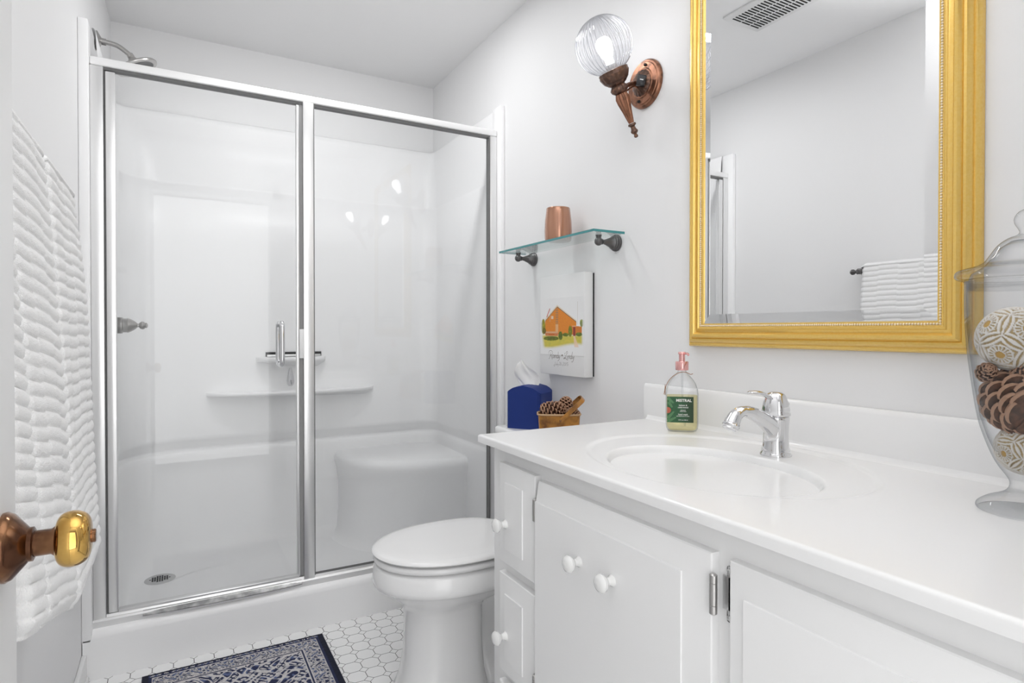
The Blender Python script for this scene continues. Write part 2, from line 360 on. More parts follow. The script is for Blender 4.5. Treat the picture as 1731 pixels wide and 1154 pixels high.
# soap ledge, long lower ledge
def ledge(x0, x1, z, d, th, name, yw=yb):
    b = MB(); R = []
    for (k, dz) in ((0.90, -th), (0.97, -th*0.85), (1.0, -th*0.5), (0.995, -th*0.12), (0.97, 0), (0.90, 0.001), (0.80, -0.003), (0.3, -0.004)):
        ring = []
        for i in range(41):
            t = i/40; x = x0+(x1-x0)*(0.5+(t-0.5)*(0.94+0.06*k)); e = max(0.0, 1-(abs(2*t-1))**3.0)**0.6
            ring.append((x, yw-d*k*e, z+dz))
        R.append(ring)
    v = [p for r in R for p in r]; f = [(j*41+i, j*41+i+1, (j+1)*41+i+1, (j+1)*41+i) for j in range(len(R)-1) for i in range(40)]
    b.add(v, f); b.add([(x0, yw+.01, z-0.004), (x1, yw+.01, z-0.004)]+R[-1], [tuple([0]+list(range(2, 43))+[1])])
    b.add([(x0+.05, yw+.01, z-th*2.5), (x1-.05, yw+.01, z-th*2.5)]+R[0], [tuple([0]+list(range(2, 43))+[1])])
    return b.build(name, M_fiber, st, smooth=60)
sd = ledge(0.325, 0.645, 0.972, 0.085, 0.022, 'soap_dish', yb)
ledge(0.115, 0.885, 0.815, 0.105, 0.018, 'ledge', yb)
MB().box(0.368, 0.622, yb-0.012, yb+0.002, 0.974, 0.995, 0.001).build('slot', M_hole, sd, smooth=0)
MB().box(0.372, 0.618, yb-0.018, yb-0.008, 0.973, 0.984, 0.002).build('grab_bar', M_alu, sd)
# corner bench
b = MB(); R = []
bc = (XR-0.02, YB-0.055)
for (k, z) in ((1.06, 0.094), (1.00, 0.102), (0.965, 0.13), (0.945, 0.22), (0.94, 0.36), (0.955, 0.42), (0.972, 0.455), (0.972, 0.472), (0.960, 0.486), (0.935, 0.495), (0.89, 0.499), (0.5, 0.501), (0.0, 0.502)):
    R.append([(bc[0]-(0.55*k)*max(0, sin(t*pi/80))**0.75, bc[1]-(0.48*k)*max(0, cos(t*pi/80))**0.75, z) for t in range(41)])
v_ = [p for r in R for p in r]; b.add(v_, [(j*41+i, j*41+i+1, (j+1)*41+i+1, (j+1)*41+i) for j in range(len(R)-1) for i in range(40)])
b.build('bench', M_fiber, st, smooth=50)
# drain
dr = MB().lathe([(0.056, 0), (0.056, 0.002), (0.052, 0.004), (0.0, 0.004)], (-0.062, 2.79, 0.0935), (0, 0, 1), 40).build('drain', M_steel, st)
b = MB()
for i in range(-4, 5):
    for j in range(-3, 4):
        if i*i*0.8+j*j*1.2 < 13: b.box(-0.062+i*0.0085-0.003, -0.062+i*0.0085+0.003, 2.79+j*0.0095-0.0035, 2.79+j*0.0095+0.0035, 0.0970, 0.0979)
b.build('grate_hole', M_hole, dr, smooth=0)['kind'] = 'stuff'

# ------------------------------------------------------------------ shower doors
sg = thing('shower_door', 'aluminium framed clear glass shower enclosure with one hinged door', 'shower door', (0.49, 2.315, 0.153))
XA, XB2 = -0.235, 1.217
b = MB(); b.box(XA, XB2, 2.298, 2.332, 1.938, 1.965, 0.005, 3); b.build('header', M_aluw, sg)
MB().box(XA+.03, XB2-.03, 2.303, 2.327, 1.929, 1.938).build('header_gasket', M_alud, sg, smooth=0)
MB().box(XA, XA+0.036, 2.300, 2.334, 0.176, 1.938, 0.003).build('jamb', M_alu, sg)
MB().box(XA+0.036, XA+0.0405, 2.310, 2.330, 0.176, 1.938).build('gasket', M_alud, sg, smooth=0)
MB().box(XB2-0.033, XB2, 2.300, 2.334, 0.176, 1.938, 0.003).build('jamb', M_alu, sg)
MB().box(XB2-0.037, XB2-0.033, 2.302, 2.330, 0.176, 1.938).build('gasket', M_alud, sg, smooth=0)
MB().box(0.409, 0.447, 2.296, 2.334, 0.176, 1.938, 0.003).build('centre_post', M_alu, sg)
MB().box(0.447, 0.450, 2.300, 2.330, 0.185, 1.938).build('gasket', M_alud, sg, smooth=0)
b = MB(); pr = [(2.292, 0.153), (2.292, 0.172), (2.297, 0.177), (2.304, 0.177), (2.306, 0.186), (2.328, 0.186), (2.334, 0.180), (2.334, 0.153)]
b.loft([[(x, y, z) for y, z in pr] for x in (XA, XB2)]); b.build('bottom_track', M_alu, sg)
MB().box(0.447, XB2-0.033, 2.304, 2.306, 0.186, 0.194).build('gasket', M_alud, sg, smooth=0)
MB().box(0.4475, XB2-0.035, 2.314, 2.320, 0.180, 1.938).build('fixed_glass', M_glass, sg, smooth=0)
dl = MB().box(XA+0.041, XA+0.068, 2.300, 2.326, 0.190, 1.925, 0.003).build('door', M_alu, sg)
MB().box(XA+0.063, 0.392, 2.311, 2.317, 0.192, 1.925).build('glass', M_glass, dl, smooth=0)
MB().box(0.386, 0.3955, 2.302, 2.324, 0.190, 1.925, 0.002).build('latch_stile', M_alu, dl)
MB().box(0.3960, 0.4085, 2.306, 2.328, 0.190, 1.932).build('magnet_strip', mat('grey_vinyl', (0.30, 0.30, 0.30), 0.5), dl, smooth=0)
MB().box(XA+0.068, 0.392, 2.300, 2.326, 0.186, 0.196, 0.002).build('door_sweep', M_alu, dl)
b = MB(); b.loft([[(-0.10+t*0.50, 2.2905-0.010*sin(pi*t)**0.6, 0.163), (-0.10+t*0.50, 2.2895-0.014*sin(pi*t)**0.6, 0.168), (-0.10+t*0.50, 2.301, 0.178)] for t in [i/30 for i in range(31)]])
b.build('drip_rail', mat('worn_aluminium', (0.55, 0.55, 0.55), 0.35, metal=0.8, col2=(0.30, 0.30, 0.30), cscale=25), dl)
for s_, nm in ((-1, 'handle'), (1, 'handle')):
    y0 = 2.311 if s_ < 0 else 2.317; y1 = y0+s_*0.048; x = 0.330
    b = MB(); b.tube(smoothpts([(x, y0, 1.126), (x, y0+s_*0.030, 1.127), (x, y0+s_*0.044, 1.118), (x, y1, 1.100), (x, y1, 1.05), (x, y1, 1.0), (x, y0+s_*0.044, 0.984), (x, y0+s_*0.030, 0.975), (x, y0, 0.976)], 5), 0.0085, 16)
    b.build(nm, M_chrome, dl)
MB().box(0.3945, 0.4105, 2.292, 2.303, 0.996, 1.103, 0.001).build('strike_plate', M_white, dl)

# shower head and arm
sh = thing('overhead_shower', 'satin nickel shower head on curved arm above the shower door header', 'shower head', (-0.24, 2.65, 2.157))
yy = 2.65
MB().lathe([(0.034, 0), (0.033, 0.004), (0.022, 0.010), (0.012, 0.016), (0.012, 0.03)], (-0.249, yy, 2.155), (1, 0, -0.02), 40).build('flange', M_nickel, sh)
pts = smoothpts([(-0.24, yy, 2.155), (-0.205, yy, 2.154), (-0.178, yy, 2.147), (-0.145, yy, 2.124)], 8)
MB().tube(pts, 0.0085, 16).build('arm', M_nickel, sh)
ax = Vector((0.62, 0, -0.78))
MB().lathe([(0.011, 0), (0.012, 0.012), (0.010, 0.014), (0.014, 0.018), (0.016, 0.024), (0.024, 0.031), (0.050, 0.040), (0.070, 0.045), (0.073, 0.050), (0.072, 0.054), (0.062, 0.0555), (0, 0.0555)], (-0.147, yy, 2.128), (0.45, 0, -0.89), 56).build('head', M_nickel, sh)
MB().lathe([(0.058, 0.0556), (0.056, 0.0575), (0, 0.0580)], (-0.147, yy, 2.128), (0.45, 0, -0.89), 48).build('spray_face', M_alud, sh)
sv = thing('shower_valve', 'satin nickel shower valve handle on left wall inside the stall', 'valve', (-0.2, 2.65, 1.117))
MB().lathe([(0.042, 0), (0.042, 0.004), (0.036, 0.012), (0.030, 0.016), (0.030, 0.030)], (-0.21, yy, 1.117), (1, 0, 0), 40).build('escutcheon', M_nickel, sv)
MB().lathe([(0.030, 0.015), (0.030, 0.036), (0.026, 0.038), (0.026, 0.050), (0.028, 0.053), (0.024, 0.062), (0.013, 0.078), (0.007, 0.083), (0.007, 0.088), (0.012, 0.091), (0.0155, 0.098), (0.014, 0.104), (0.009, 0.108), (0.010, 0.1125), (0.006, 0.116), (0, 0.117)], (-0.21, yy, 1.117), (1, 0, 0), 40).build('handle', M_nickel, sv)
# clear hook under the soap dish
p = px(495, 622, 'y', 2.955)
hk = thing('wall_hook', 'clear plastic teardrop hook below the soap dish in the shower', 'hook', (p.x, 3.02, p.z))
prof = [(0.0, 0), (0.006, 0.004), (0.010, 0.02), (0.014, 0.045), (0.017, 0.065), (0.015, 0.080), (0.009, 0.088), (0, 0.090)]
b = MB().lathe(prof, (0, 0, 0), (0, 0, -1), 24).xf(Matrix.Translation((p.x, 3.019, p.z)) @ Matrix.Diagonal((1, 0.35, 1, 1))); b.build('pad', M_crystal, hk)
MB().tube(smoothpts([(p.x, 3.015, p.z-0.062), (p.x, 3.002, p.z-0.070), (p.x, 2.994, p.z-0.080), (p.x, 2.992, p.z-0.070)], 5), 0.003, 10).build('hook_arm', M_crystal, hk)

# ------------------------------------------------------------------ toilet
to = thing('toilet', 'white elongated toilet with closed lid between the vanity and the shower', 'toilet', (0.95, 1.735, 0))
YT = 1.735
def egg(xt, xc, xb, hw, z, n=72, sq=0.75, yc=YT):
    R = []
    for i in range(n):
        t = 2*pi*i/n; c, s = cos(t), sin(t)
        if c >= 0: x = xc-(xc-xt)*c**0.96; y = hw*(abs(s)**0.97)*(1 if s >= 0 else -1)
        else: x = xc+(xb-xc)*(-c)**sq; y = hw*(abs(s)**sq)*(1 if s >= 0 else -1)
        R.append((x, yc+y, z))
    return R
b = MB()
rs = [egg(.572, .68, .845, .112, 0, sq=.35), egg(.572, .68, .845, .112, .012, sq=.35), egg(.588, .69, .838, .100, .05, sq=.35), egg(.600, .70, .833, .094, .12, sq=.35),
      egg(.603, .70, .832, .092, .20, sq=.35), egg(.602, .70, .833, .094, .250, sq=.38), egg(.596, .70, .845, .104, .268, sq=.45), egg(.580, .72, .90, .124, .285, sq=.55), egg(.556, .74, .95, .146, .305, sq=.6), egg(.534, .755, .985, .164, .322, sq=.65),
      egg(.516, .76, 1.0, .178, .333, sq=.65), egg(.5115, .76, 1.01, .1825, .3365, sq=.65), egg(.508, .76, 1.01, .1855, .341, sq=.65), egg(.507, .76, 1.01, .186, .352, sq=.65), egg(.511, .76, 1.01, .183, .390, sq=.65), egg(.521, .76, 1.0, .174, .399, sq=.65)]
b.loft(rs); b.build('bowl', M_porc, to, smooth=50)
b = MB(); b.loft([egg(.80, .88, 1.08, .062+.03*(z < .05), z, sq=.5) for z in (0, .03, .08, .2)]+[egg(.80, .88, 1.10, .10, .29, sq=.5), egg(.82, .9, 1.20, .14, .36, sq=.4), egg(.82, .9, 1.22, .16, .40, sq=.4)])
b.build('trapway', M_porc, to, smooth=60)
b = MB(); b.loft([egg(.512+d, .76, .985, .186-d, z, sq=.7) for d, z in ((.006, .403), (0, .406), (-.002, .412), (0, .419), (.005, .422))]); b.build('seat', M_seat, to, smooth=60)
b = MB(); b.loft([egg(.512+d, .76, .975, .186-d, z, sq=.7) for d, z in ((.007, .4275), (-.003, .430), (-.006, .434), (-.003, .439), (.004, .442), (.02, .4445), (.06, .446), (.13, .447))]); b.build('lid', M_seat, to, smooth=60)
b = MB(); b.box(1.048, 1.232, 1.512, 1.957, .395, .716, .022, 4); b.build('tank', M_porc, to)
b = MB(); b.box(1.030, 1.236, 1.498, 1.972, .714, .745, .012, 4); b.build('tank_lid', M_porc, to)
MB().box(.955, .995, YT-.07, YT+.07, .40, .445, .008).build('hinge_block', M_seat, to)

# tissue box cover
tb = thing('tissue_box', 'navy blue cube tissue cover with white tissue on the toilet tank', 'tissue box', (1.135, 1.885, .745))
s2 = 0.067
def trb(a, c):
    t = 2*pi*a; e = 0.22
    X = s2*(abs(cos(t))**e)*(1 if cos(t) >= 0 else -1); Y = s2*(abs(sin(t))**e)*(1 if sin(t) >= 0 else -1)
    return X, Y
RM = Matrix.Translation((1.135, 1.885, .745)) @ Matrix.Rotation(radians(-54.2), 4, 'Z')
b = MB(); R = []
def dome(X, Y, top):   # arched roof, ridge along local Y
    return top+0.028*(1-(X/s2)**2)
for k, z in ((1, 0), (1, .02), (1, .06), (1, .10), (1, None), (.93, None), (.7, None), (.4, None), (.12, None)):
    ring = []
    for i in range(80):
        X, Y = trb(i/80, 0); X *= k; Y *= k
        ring.append((X, Y, z if z is not None else dome(X, Y, .128)))
    R.append(ring)
b.loft(R, cap=(True, False)).xf(RM); b.build('cover', M_blue, tb, smooth=50)
b = MB().box(s2-.0135, s2+.0012, -s2-.0012, -s2+.0135, .01, .129, .003).xf(RM)
b = MB().tube([(s2-.004, -s2-.0006+.004, .004), (s2-.004, -s2-.0006+.004, .127)], .0022, 8).xf(RM); b.build('seam', M_blue, tb)
b = MB()
def tis(a, c):
    t = 2*pi*a
    w_ = .026+.020*sin(pi*min(1, c*1.05))*(0.8+.2*c); w_ *= (1-.45*c**3)
    r = w_*(1+.14*sin(3*t+4*c)+.08*sin(5*t-3*c)); lean = -.030*c
    return (r*cos(t)*1.05+lean, r*.30*(1-.6*c)*sin(t)+.008*sin(5*c)+.004*sin(7*cos(t)+6*c)*c, .150+.098*c*(1-.22*abs(cos(t)+.15)))
b.grid(48, 16, tis, wrap_u=True)
b.xf(Matrix.Translation((1.135, 1.885, .745)) @ Matrix.Rotation(radians(-30), 4, 'Z')); b.build('tissue', M_tissue, tb, smooth=70)

# ------------------------------------------------------------------ pine cones
def pinecone(name, L, R, M, parent=None, n=90, body=None):
    """woody scales set in a spiral round a core; base at -L/2, tip at +L/2 along local z"""
    b = MB(); b.lathe([(0.0, -L*.46), (R*.45, -L*.40), (R*.50, -L*.10), (R*.34, L*.2), (R*.1, L*.45), (0, L*.47)], n=20)
    tips = MB(); K = 7
    for i in range(n):
        t = (i+.5)/n; z = -L*.47+L*.94*t; a = i*2.39996; up = Vector((0, 0, 1))
        rr_ = R*(sin(pi*min(1, (t*.78+.18)))**.7); w_ = R*.33*(1-.40*t); th = R*.060
        el = -0.35+1.45*t
        d = Vector((cos(a), sin(a), 0)); tt = Vector((-sin(a), cos(a), 0))
        dr_ = d*cos(el)+up*sin(el); nn = tt.cross(dr_)*-1
        o_ = d*(rr_*.30)+up*z; ln = rr_*.70
        def P(f, s_, h): return o_+dr_*(ln*f)+tt*(w_*s_)+nn*(h+R*.10*f*f)
        arc = [(-.95+.0*k, 0) for k in range(0)]
        A = [(sin(q), .62+.38*cos(q)) for q in [(-1.25+2.5*k/(K-1)) for k in range(K)]]
        lo = [P(0, -.25, -th), P(0, .25, -th)]; hi = [P(0, -.25, th), P(0, .25, th)]
        lo += [P(f*.96, s_, -th) for s_, f in A[::-1]]; hi += [P(f*.86, s_*.86, th*1.2) for s_, f in A[::-1]]
        m = len(lo); b.add(lo+hi, [tuple(range(m)), tuple(range(m, 2*m))]+[(q, (q+1) % m, m+(q+1) % m, m+q) for q in range(m)])
        e1 = [P(f*.96, s_*1.02, -th*1.15) for s_, f in A]; e2 = [P(f*1.02, s_*1.06, 0) for s_, f in A]; e3 = [P(f*.93, s_*.95, th*1.6) for s_, f in A]; e4 = [P(f*.84, s_*.84, th*1.35) for s_, f in A]
        tips.add(e1+e2+e3+e4, [(r*K+q, r*K+q+1, (r+1)*K+q+1, (r+1)*K+q) for r in range(3) for q in range(K-1)])
    b.xf(M); tips.xf(M)
    o = b.build(name, body or M_cone, parent, smooth=0); t_ = tips.build('scale_tips', M_conetip, o, smooth=0); t_['kind'] = 'stuff'; return o
def orient(loc, axis): return Matrix.Translation(loc) @ Vector(axis).to_track_quat('Z', 'Y').to_matrix().to_4x4()

# basket on the tank
bx, by, bz = 1.086, 1.622, .745
bk = thing('basket', 'small brown wooden basket of pinecones with folded handle on toilet tank', 'basket', (bx, by, bz))
BM = Matrix.Translation((bx, by, bz)) @ Matrix.Rotation(radians(-31), 4, 'Z')
def rr(hx, hy, z, n=64, e=.35):
    return [(hx*(abs(cos(t))**e)*(1 if cos(t) >= 0 else -1), hy*(abs(sin(t))**e)*(1 if sin(t) >= 0 else -1), z) for t in [2*pi*i/n for i in range(n)]]
hx, hy = .070, .042
b = MB(); b.loft([rr(hx*.90, hy*.90, 0), rr(hx*.93, hy*.93, .04), rr(hx*.97, hy*.97, .082), rr(hx*.95, hy*.94, .082), rr(hx*.91, hy*.9, .04), rr(hx*.88, hy*.87, .004)]).xf(BM)
body = b.build('body', M_wood, bk, smooth=50)
b = MB()
for s_ in (-1, 1):
    for i in range(22):
        for j in range(4):
            X = -hx*.80+i*.00525+(.0026 if j % 2 else 0); Z = .010+j*.0085; Y = s_*hy*.922
            b.box(X-.0016, X+.0016, Y-.0008, Y+.0008, Z-.0026, Z+.0026)
b.xf(BM); b.build('pierced_holes', M_hole, body, smooth=0)['kind'] = 'stuff'
b = MB(); b.tube(rr(hx*.985, hy*.99, .083), .0030, 10, closed=True); b.xf(BM); b.build('rim', M_rattan, bk)
hm = Matrix.Rotation(radians(47), 4, 'Y'); pv = .066
b = MB(); wd = .0065
path = smoothpts([(0, -hy*1.04, 0), (0, -hy*1.04, .04), (0, -hy*1.04, .078), (0, -hy*.9, .088), (0, -hy*.4, .092), (0, hy*.4, .092), (0, hy*.9, .088), (0, hy*1.04, .078), (0, hy*1.04, .04), (0, hy*1.04, 0)], 4)
R = []
for i, q in enumerate(path):
    t = (path[min(i+1, len(path)-1)]-path[max(i-1, 0)]).normalized(); nn = Vector((1, 0, 0)).cross(t)*.0014
    R.append([q+Vector((wd, 0, 0))+nn, q-Vector((wd, 0, 0))+nn, q-Vector((wd, 0, 0))-nn, q+Vector((wd, 0, 0))-nn])
b.loft(R).xf(BM @ Matrix.Translation((.004, 0, pv)) @ hm @ Matrix.Scale(1.08, 4)); b.build('handle', M_wood, bk, smooth=30)
for s_ in (-1, 1): MB().sphere((.004, s_*(hy*1.04+.002), pv), .0045, 12).xf(BM).build('rivet', M_brassd, bk)
R3 = Matrix.Rotation(radians(-31), 4, 'Z')
g = 'pinecones in the basket'
for nm, L, R, off, axv, lab in (('pinecone', .084, .031, (-.018, -.004, .096), (1, .05, .12), 'pinecone lying lengthwise along the left half of the basket'),
                           ('pinecone', .052, .028, (.022, .014, .108), (.25, .3, 1), 'pinecone standing upright behind the basket handle'),
                           ('pinecone', .044, .021, (.046, -.008, .084), (1, -.3, -.2), 'pinecone sunk in the right end of the basket')):
    o = pinecone(nm, L, R, orient(BM @ Vector(off), R3 @ Vector(axv)), n=80); tag(o, lab, 'pinecone', g)

# ------------------------------------------------------------------ vanity
va = thing('vanity_cabinet', 'white painted vanity cabinet with panelled doors and round white knobs', 'cabinet', (0.95, 0.74, 0))
XF = .698; YE = 1.335; ZT = .818
b = MB(); b.box(XF, XR-.002, .13, YE, .09, ZT-.001, .0015); b.box(XF+.06, XR-.002, .13, YE-.002, 0, .09); b.build('carcass', M_cab, va, smooth=30)
def panel_door(name, y1, y0, z0, z1, bl, br, bt, bb):
    """overlay door; y1 far side, y0 near side; raised centre with chamfered border"""
    xf = .680; th = .0175
    O = lambda x, d=0: [(x, y1-d, z0+d), (x, y1-d, z1-d), (x, y0+d, z1-d), (x, y0+d, z0+d)]
    I = lambda x, e=0: [(x, y1-bl+(-e if bl else 0), z0+bb+e), (x, y1-bl+(-e if bl else 0), z1-bt-e), (x, y0+br+e, z1-bt-e), (x, y0+br+e, z0+bb+e)]
    b = MB(); b.loft([O(XF+.0005), O(xf+.0035), O(xf+.002, .002), I(xf-.004), I(xf-.0065, .0006)]); b.v = [tuple(p) for p in b.v]
    return b.build(name, M_cab, va, smooth=20)
def knob(parent, y, z, xs=.675, r=.0165):
    MB().lathe([(.0105, 0), (.0105, .003), (.007, .008), (.0068, .013), (.011, .018), (r*.93, .0225), (r, .027), (r*.86, .0315), (r*.5, .0345), (0, .0355)], (xs, y, z), (-1, 0, 0), 32).build('knob', M_knobw, parent)
def hinge(parent, y, z, h=.062, plate=True):
    hg = MB().lathe([(.0035, -h/2), (.0058, -h/2+.002), (.0058, -h*.28), (.0050, -h*.27), (.0058, -h*.26), (.0058, h*.26), (.0050, h*.27), (.0058, h*.28), (.0058, h/2-.002), (.0035, h/2)], (.6785, y, z), (0, 0, 1), 20).build('hinge', M_nickel, parent)
    if plate:
        MB().box(XF-.0025, XF+.0005, y-.019, y-.002, z-h*.40, z+h*.44, .001).box(XF-.0025, XF+.0005, y-.020, y-.010, z-h*.66, z+h*.70, .003).build('hinge_plate', M_steel, hg)
        for s_ in (-.55, .58): MB().sphere((XF-.0035, y-.0145, z+h*s_), .0038, 12, (.5, 1, 1)).build('screw', M_steel, hg)
ZR = [(.543, .780), (.279, .516), (.085, .252)]
for i, (z0, z1) in enumerate(ZR):
    d = panel_door('small_door', 1.277, 1.112, z0, z1, .040, .042, .040, .040)
    knob(d, 1.230, z0+.100 if i < 2 else z0+.09)
    hinge(d, 1.106, z0+.165 if i == 0 else z0+.045, .05)
d = panel_door('door', 1.098, .617, .085, .773, 0, .053, .043, .045)
knob(d, .936, .654); knob(d, .836, .654); hinge(d, .611, .716, .060); hinge(d, .611, .16, .060)
d = panel_door('door', .585, .135, .085, .773, .030, .053, .043, .045)

# countertop with moulded basin
ct = thing('countertop', 'white cultured marble countertop with oval moulded basin', 'countertop', (.95, .74, ZT))
X0, X1, Y0, Y1, Z1 = .662, 1.222, .12, 1.355, .837
def hgt(x, y):
    e2 = sqrt(((x-.957)/.238)**2+((y-.856)/.305)**2); e1 = sqrt(((x-.900)/.163)**2+((y-.832)/.222)**2)
    z = Z1-.0035*(1-sstep(.955, 1.01, e2))
    if e1 < 1.03:
        t = e1/1.03; z -= .150*(1-t**3.6)*sstep(0, .10, 1-t)
    dx = X1-x
    if dx < .014: z += .012*(1-sqrt(max(0, 1-((.014-dx)/.014)**2)))
    ed = min(x-X0, Y1-y)
    r = .0055
    if ed < r: z -= r-sqrt(max(0, r*r-(r-ed)**2))
    return z
nx, ny = 141, 300
def cx_(a): return X0+(X1-X0)*a
b = MB()
xs = [X0+k for k in (0, .0003, .001, .0022, .0038, .0055)]+[X0+.0055+(X1-X0-.0055)*i/180 for i in range(1, 181)]
ys = [Y0+(Y1-.0055-Y0)*i/380 for i in range(381)]+[Y1-k for k in (.0038, .0022, .001, .0003, 0)]
vv = [(x, y, hgt(x, y)) for y in ys for x in xs]; nX = len(xs); nY = len(ys)
ff = [(j*nX+i, j*nX+i+1, (j+1)*nX+i+1, (j+1)*nX+i) for j in range(nY-1) for i in range(nX-1)]
k0 = len(vv); front = [j*nX for j in range(nY)]; left = [(nY-1)*nX+i for i in range(nX)]
zb = ZT
loop = front+left[1:]
vv += [(vv[i][0], vv[i][1], zb) for i in loop]
ff += [(loop[i], loop[i+1], k0+i+1, k0+i) for i in range(len(loop)-1)]
k1 = len(vv); vv += [(X0, Y0, zb), (X1, Y0, zb), (X1, Y1, zb), (X0, Y1, zb)]
ff += [(k1, k1+1, k1+2, k1+3)]
b.add(vv, ff); b.build('slab', M_marble, ct, smooth=50)
b = MB(); pr = [(X1-.0005, Z1-.012), (X1, .93), (X1+.003, .938), (X1+.006, .9405), (XR-.001, .9405), (XR-.001, Z1-.012)]
b.loft([[(x+(0 if y < 1.36 else 0), y, z-(0 if True else 0)) for x, z in pr] for y in (Y0, 1.368)]); b.build('backsplash', M_marble, ct, smooth=50)
dn = MB().lathe([(.022, 0), (.0225, .002), (.019, .004), (.016, .003), (0, .003)], (.905, .832, hgt(.905, .832)-.0005), (0, 0, 1), 32).build('drain', M_chrome, ct)

# faucet
FX, FY = 1.108, .830; FZ = Z1-.0035
fa = thing('faucet', 'chrome single lever bathroom faucet behind the basin', 'faucet', (FX, FY, FZ))
def pf(u, v): return px(u, v, 'y', FY)
b = MB().lathe([(.0315, 0), (.0320, .003), (.0300, .007), (.0285, .009), (.0290, .013), (.0262, .022), (.0252, .035), (.0250, .050), (.0258, .066), (.0268, .078), (.0272, .082), (.0255, .084)], (FX, FY, FZ), (0, 0, 1), 56)
b.build('body', M_chrome, fa, smooth=60)
sp_ = [pf(1306, 722), pf(1297, 714), pf(1282, 704), pf(1266, 696.5), pf(1253, 696), pf(1244, 702), pf(1239, 711), pf(1237, 716)]
b = MB(); b.tube(smoothpts(sp_, 6), [r for r in [v for v in [.0215-.0105*min(1, i/22) if i <= 22 else .0110+.0055*((i-22)/20) for i in range(43)]]], 24); b.build('spout', M_chrome, fa, smooth=60)
t0 = pf(1237.5, 713); d_ = (pf(1235, 724)-pf(1239, 711)).normalized()
MB().lathe([(.0145, 0), (.0150, .003), (.0175, .007), (.0172, .009), (.0150, .012), (.0155, .014), (.0130, .016), (.0115, .0135), (0, .0135)], t0, d_, 32).build('aerator', M_chrome, fa)
b = MB().lathe([(.0262, .0845), (.0285, .087), (.0285, .091), (.0262, .094), (.0272, .098), (.0245, .112), (.0190, .127), (.0165, .131), (.0100, .1345), (0, .135)], (FX, FY, FZ), (0, 0, 1), 48, flute=6, fl=.03)
lvh = b.build('handle', M_chrome, fa, smooth=60)
b = MB(); lp = smoothpts([pf(1311, 684), pf(1301, 673), pf(1292, 667), pf(1280, 663), pf(1266, 663.5)], 6)
b.tube(lp, [.0075, .0080, .0082, .0082, .0080, .0078, .0078, .0080, .0083, .0086, .0090, .0093, .0096, .0100, .0103, .0106, .0108, .0108, .0107, .0105, .0102, .0098, .0090, .0075, .0045], 20, flat=.38, ref=(0, 0, 1)); b.build('lever', M_chrome, lvh, smooth=60)
b = MB().tube([(FX+.033, FY, FZ+.078), (FX+.0335, FY, FZ+.100)], .0022, 10); b.lathe([(.003, 0), (.0038, .003), (.0065, .008), (.0062, .012), (.003, .014), (0, .0145)], (FX+.0335, FY, FZ+.098), (0.1, 0, 1), 20)
b.tube([(FX+.020, FY, FZ+.074), (FX+.034, FY, FZ+.079)], .004, 10); b.build('lift_rod', M_chrome, fa)

# soap bottle
SX, SY = 1.143, 1.135; SZ = hgt(SX, SY)
so = thing('soap_dispenser', 'clear pump bottle of yellow hand soap with green label by the backsplash', 'soap bottle', (SX, SY, SZ))
SM = Matrix.Translation((SX, SY, SZ)) @ Matrix.Rotation(radians(-45+4), 4, 'Z')      # local -Y faces the room
def bot(hw, hd, z, n=64, e=.55): return rr(hw, hd, z, n, e)
sec = [(.030, .015, .001), (.036, .020, .003), (.0395, .0225, .010), (.0405, .0235, .018), (.0405, .0235, .098), (.0390, .0230, .110), (.0345, .0215, .124), (.0270, .0185, .136), (.0190, .015, .145), (.0125, .012, .152), (.0100, .0100, .158), (.0100, .0100, .163)]
b = MB(); b.loft([bot(*s) if s[2] < .14 else rr(s[0], s[1], s[2], 64, .9) for s in sec]).xf(SM); b.build('bottle', M_bottle, so, smooth=60)
b = MB(); b.loft([bot(h-.0025, d-.0025, z) for h, d, z in [(.030, .015, .004), (.036, .020, .006), (.0395, .0225, .012), (.0405, .0235, .020), (.0405, .0235, .094)]]).xf(SM); b.build('liquid_soap', M_soap, so, smooth=60)
LX0, LX1, LZ0, LZ1 = -.0385, .0270, .026, .092; LY = -.0242
def labc(co):
    q = SM.inverted() @ co; x = (q.x-LX0)/(LX1-LX0); z = (q.z-LZ0)/(LZ1-LZ0)
    c = mixc((.035, .13, .055), (.03, .055, .025), sstep(.35, 1, x)); c = mixc(c, (.02, .07, .03), .5*(.5+.5*noise.noise((x*9, z*9, 1))))
    if (x-.02)**2+((z-.47)*1.1)**2 < .017: c = (.52, .13, .08)
    for (ax_, az_, bx_, bz_) in ((.02, .15, .26, .42), (.02, .03, .34, .20), (.02, .95, .25, .75), (.05, .8, .20, .58)):
        dx, dz = bx_-ax_, bz_-az_; L_ = sqrt(dx*dx+dz*dz); s = ((x-ax_)*dx+(z-az_)*dz)/L_/L_; n_ = abs((x-ax_)*dz-(z-az_)*dx)/L_
        if 0 < s < 1 and n_ < .07*(1-.6*s) and sin(90*(s-n_*1.6)) > -.1: c = (.16, .36, .16)
    return c
b = MB(); b.grid(110, 110, lambda a, c: (LX0+a*(LX1-LX0), LY+.012*max(0, abs(LX0+a*(LX1-LX0))-.028)**1.0, LZ0+c*(LZ1-LZ0))).xf(SM)
lb = b.build('label', M_label, so, smooth=180, normals=False, colfn=labc)
b = MB()
TM = Matrix.Rotation(radians(90), 4, 'X')
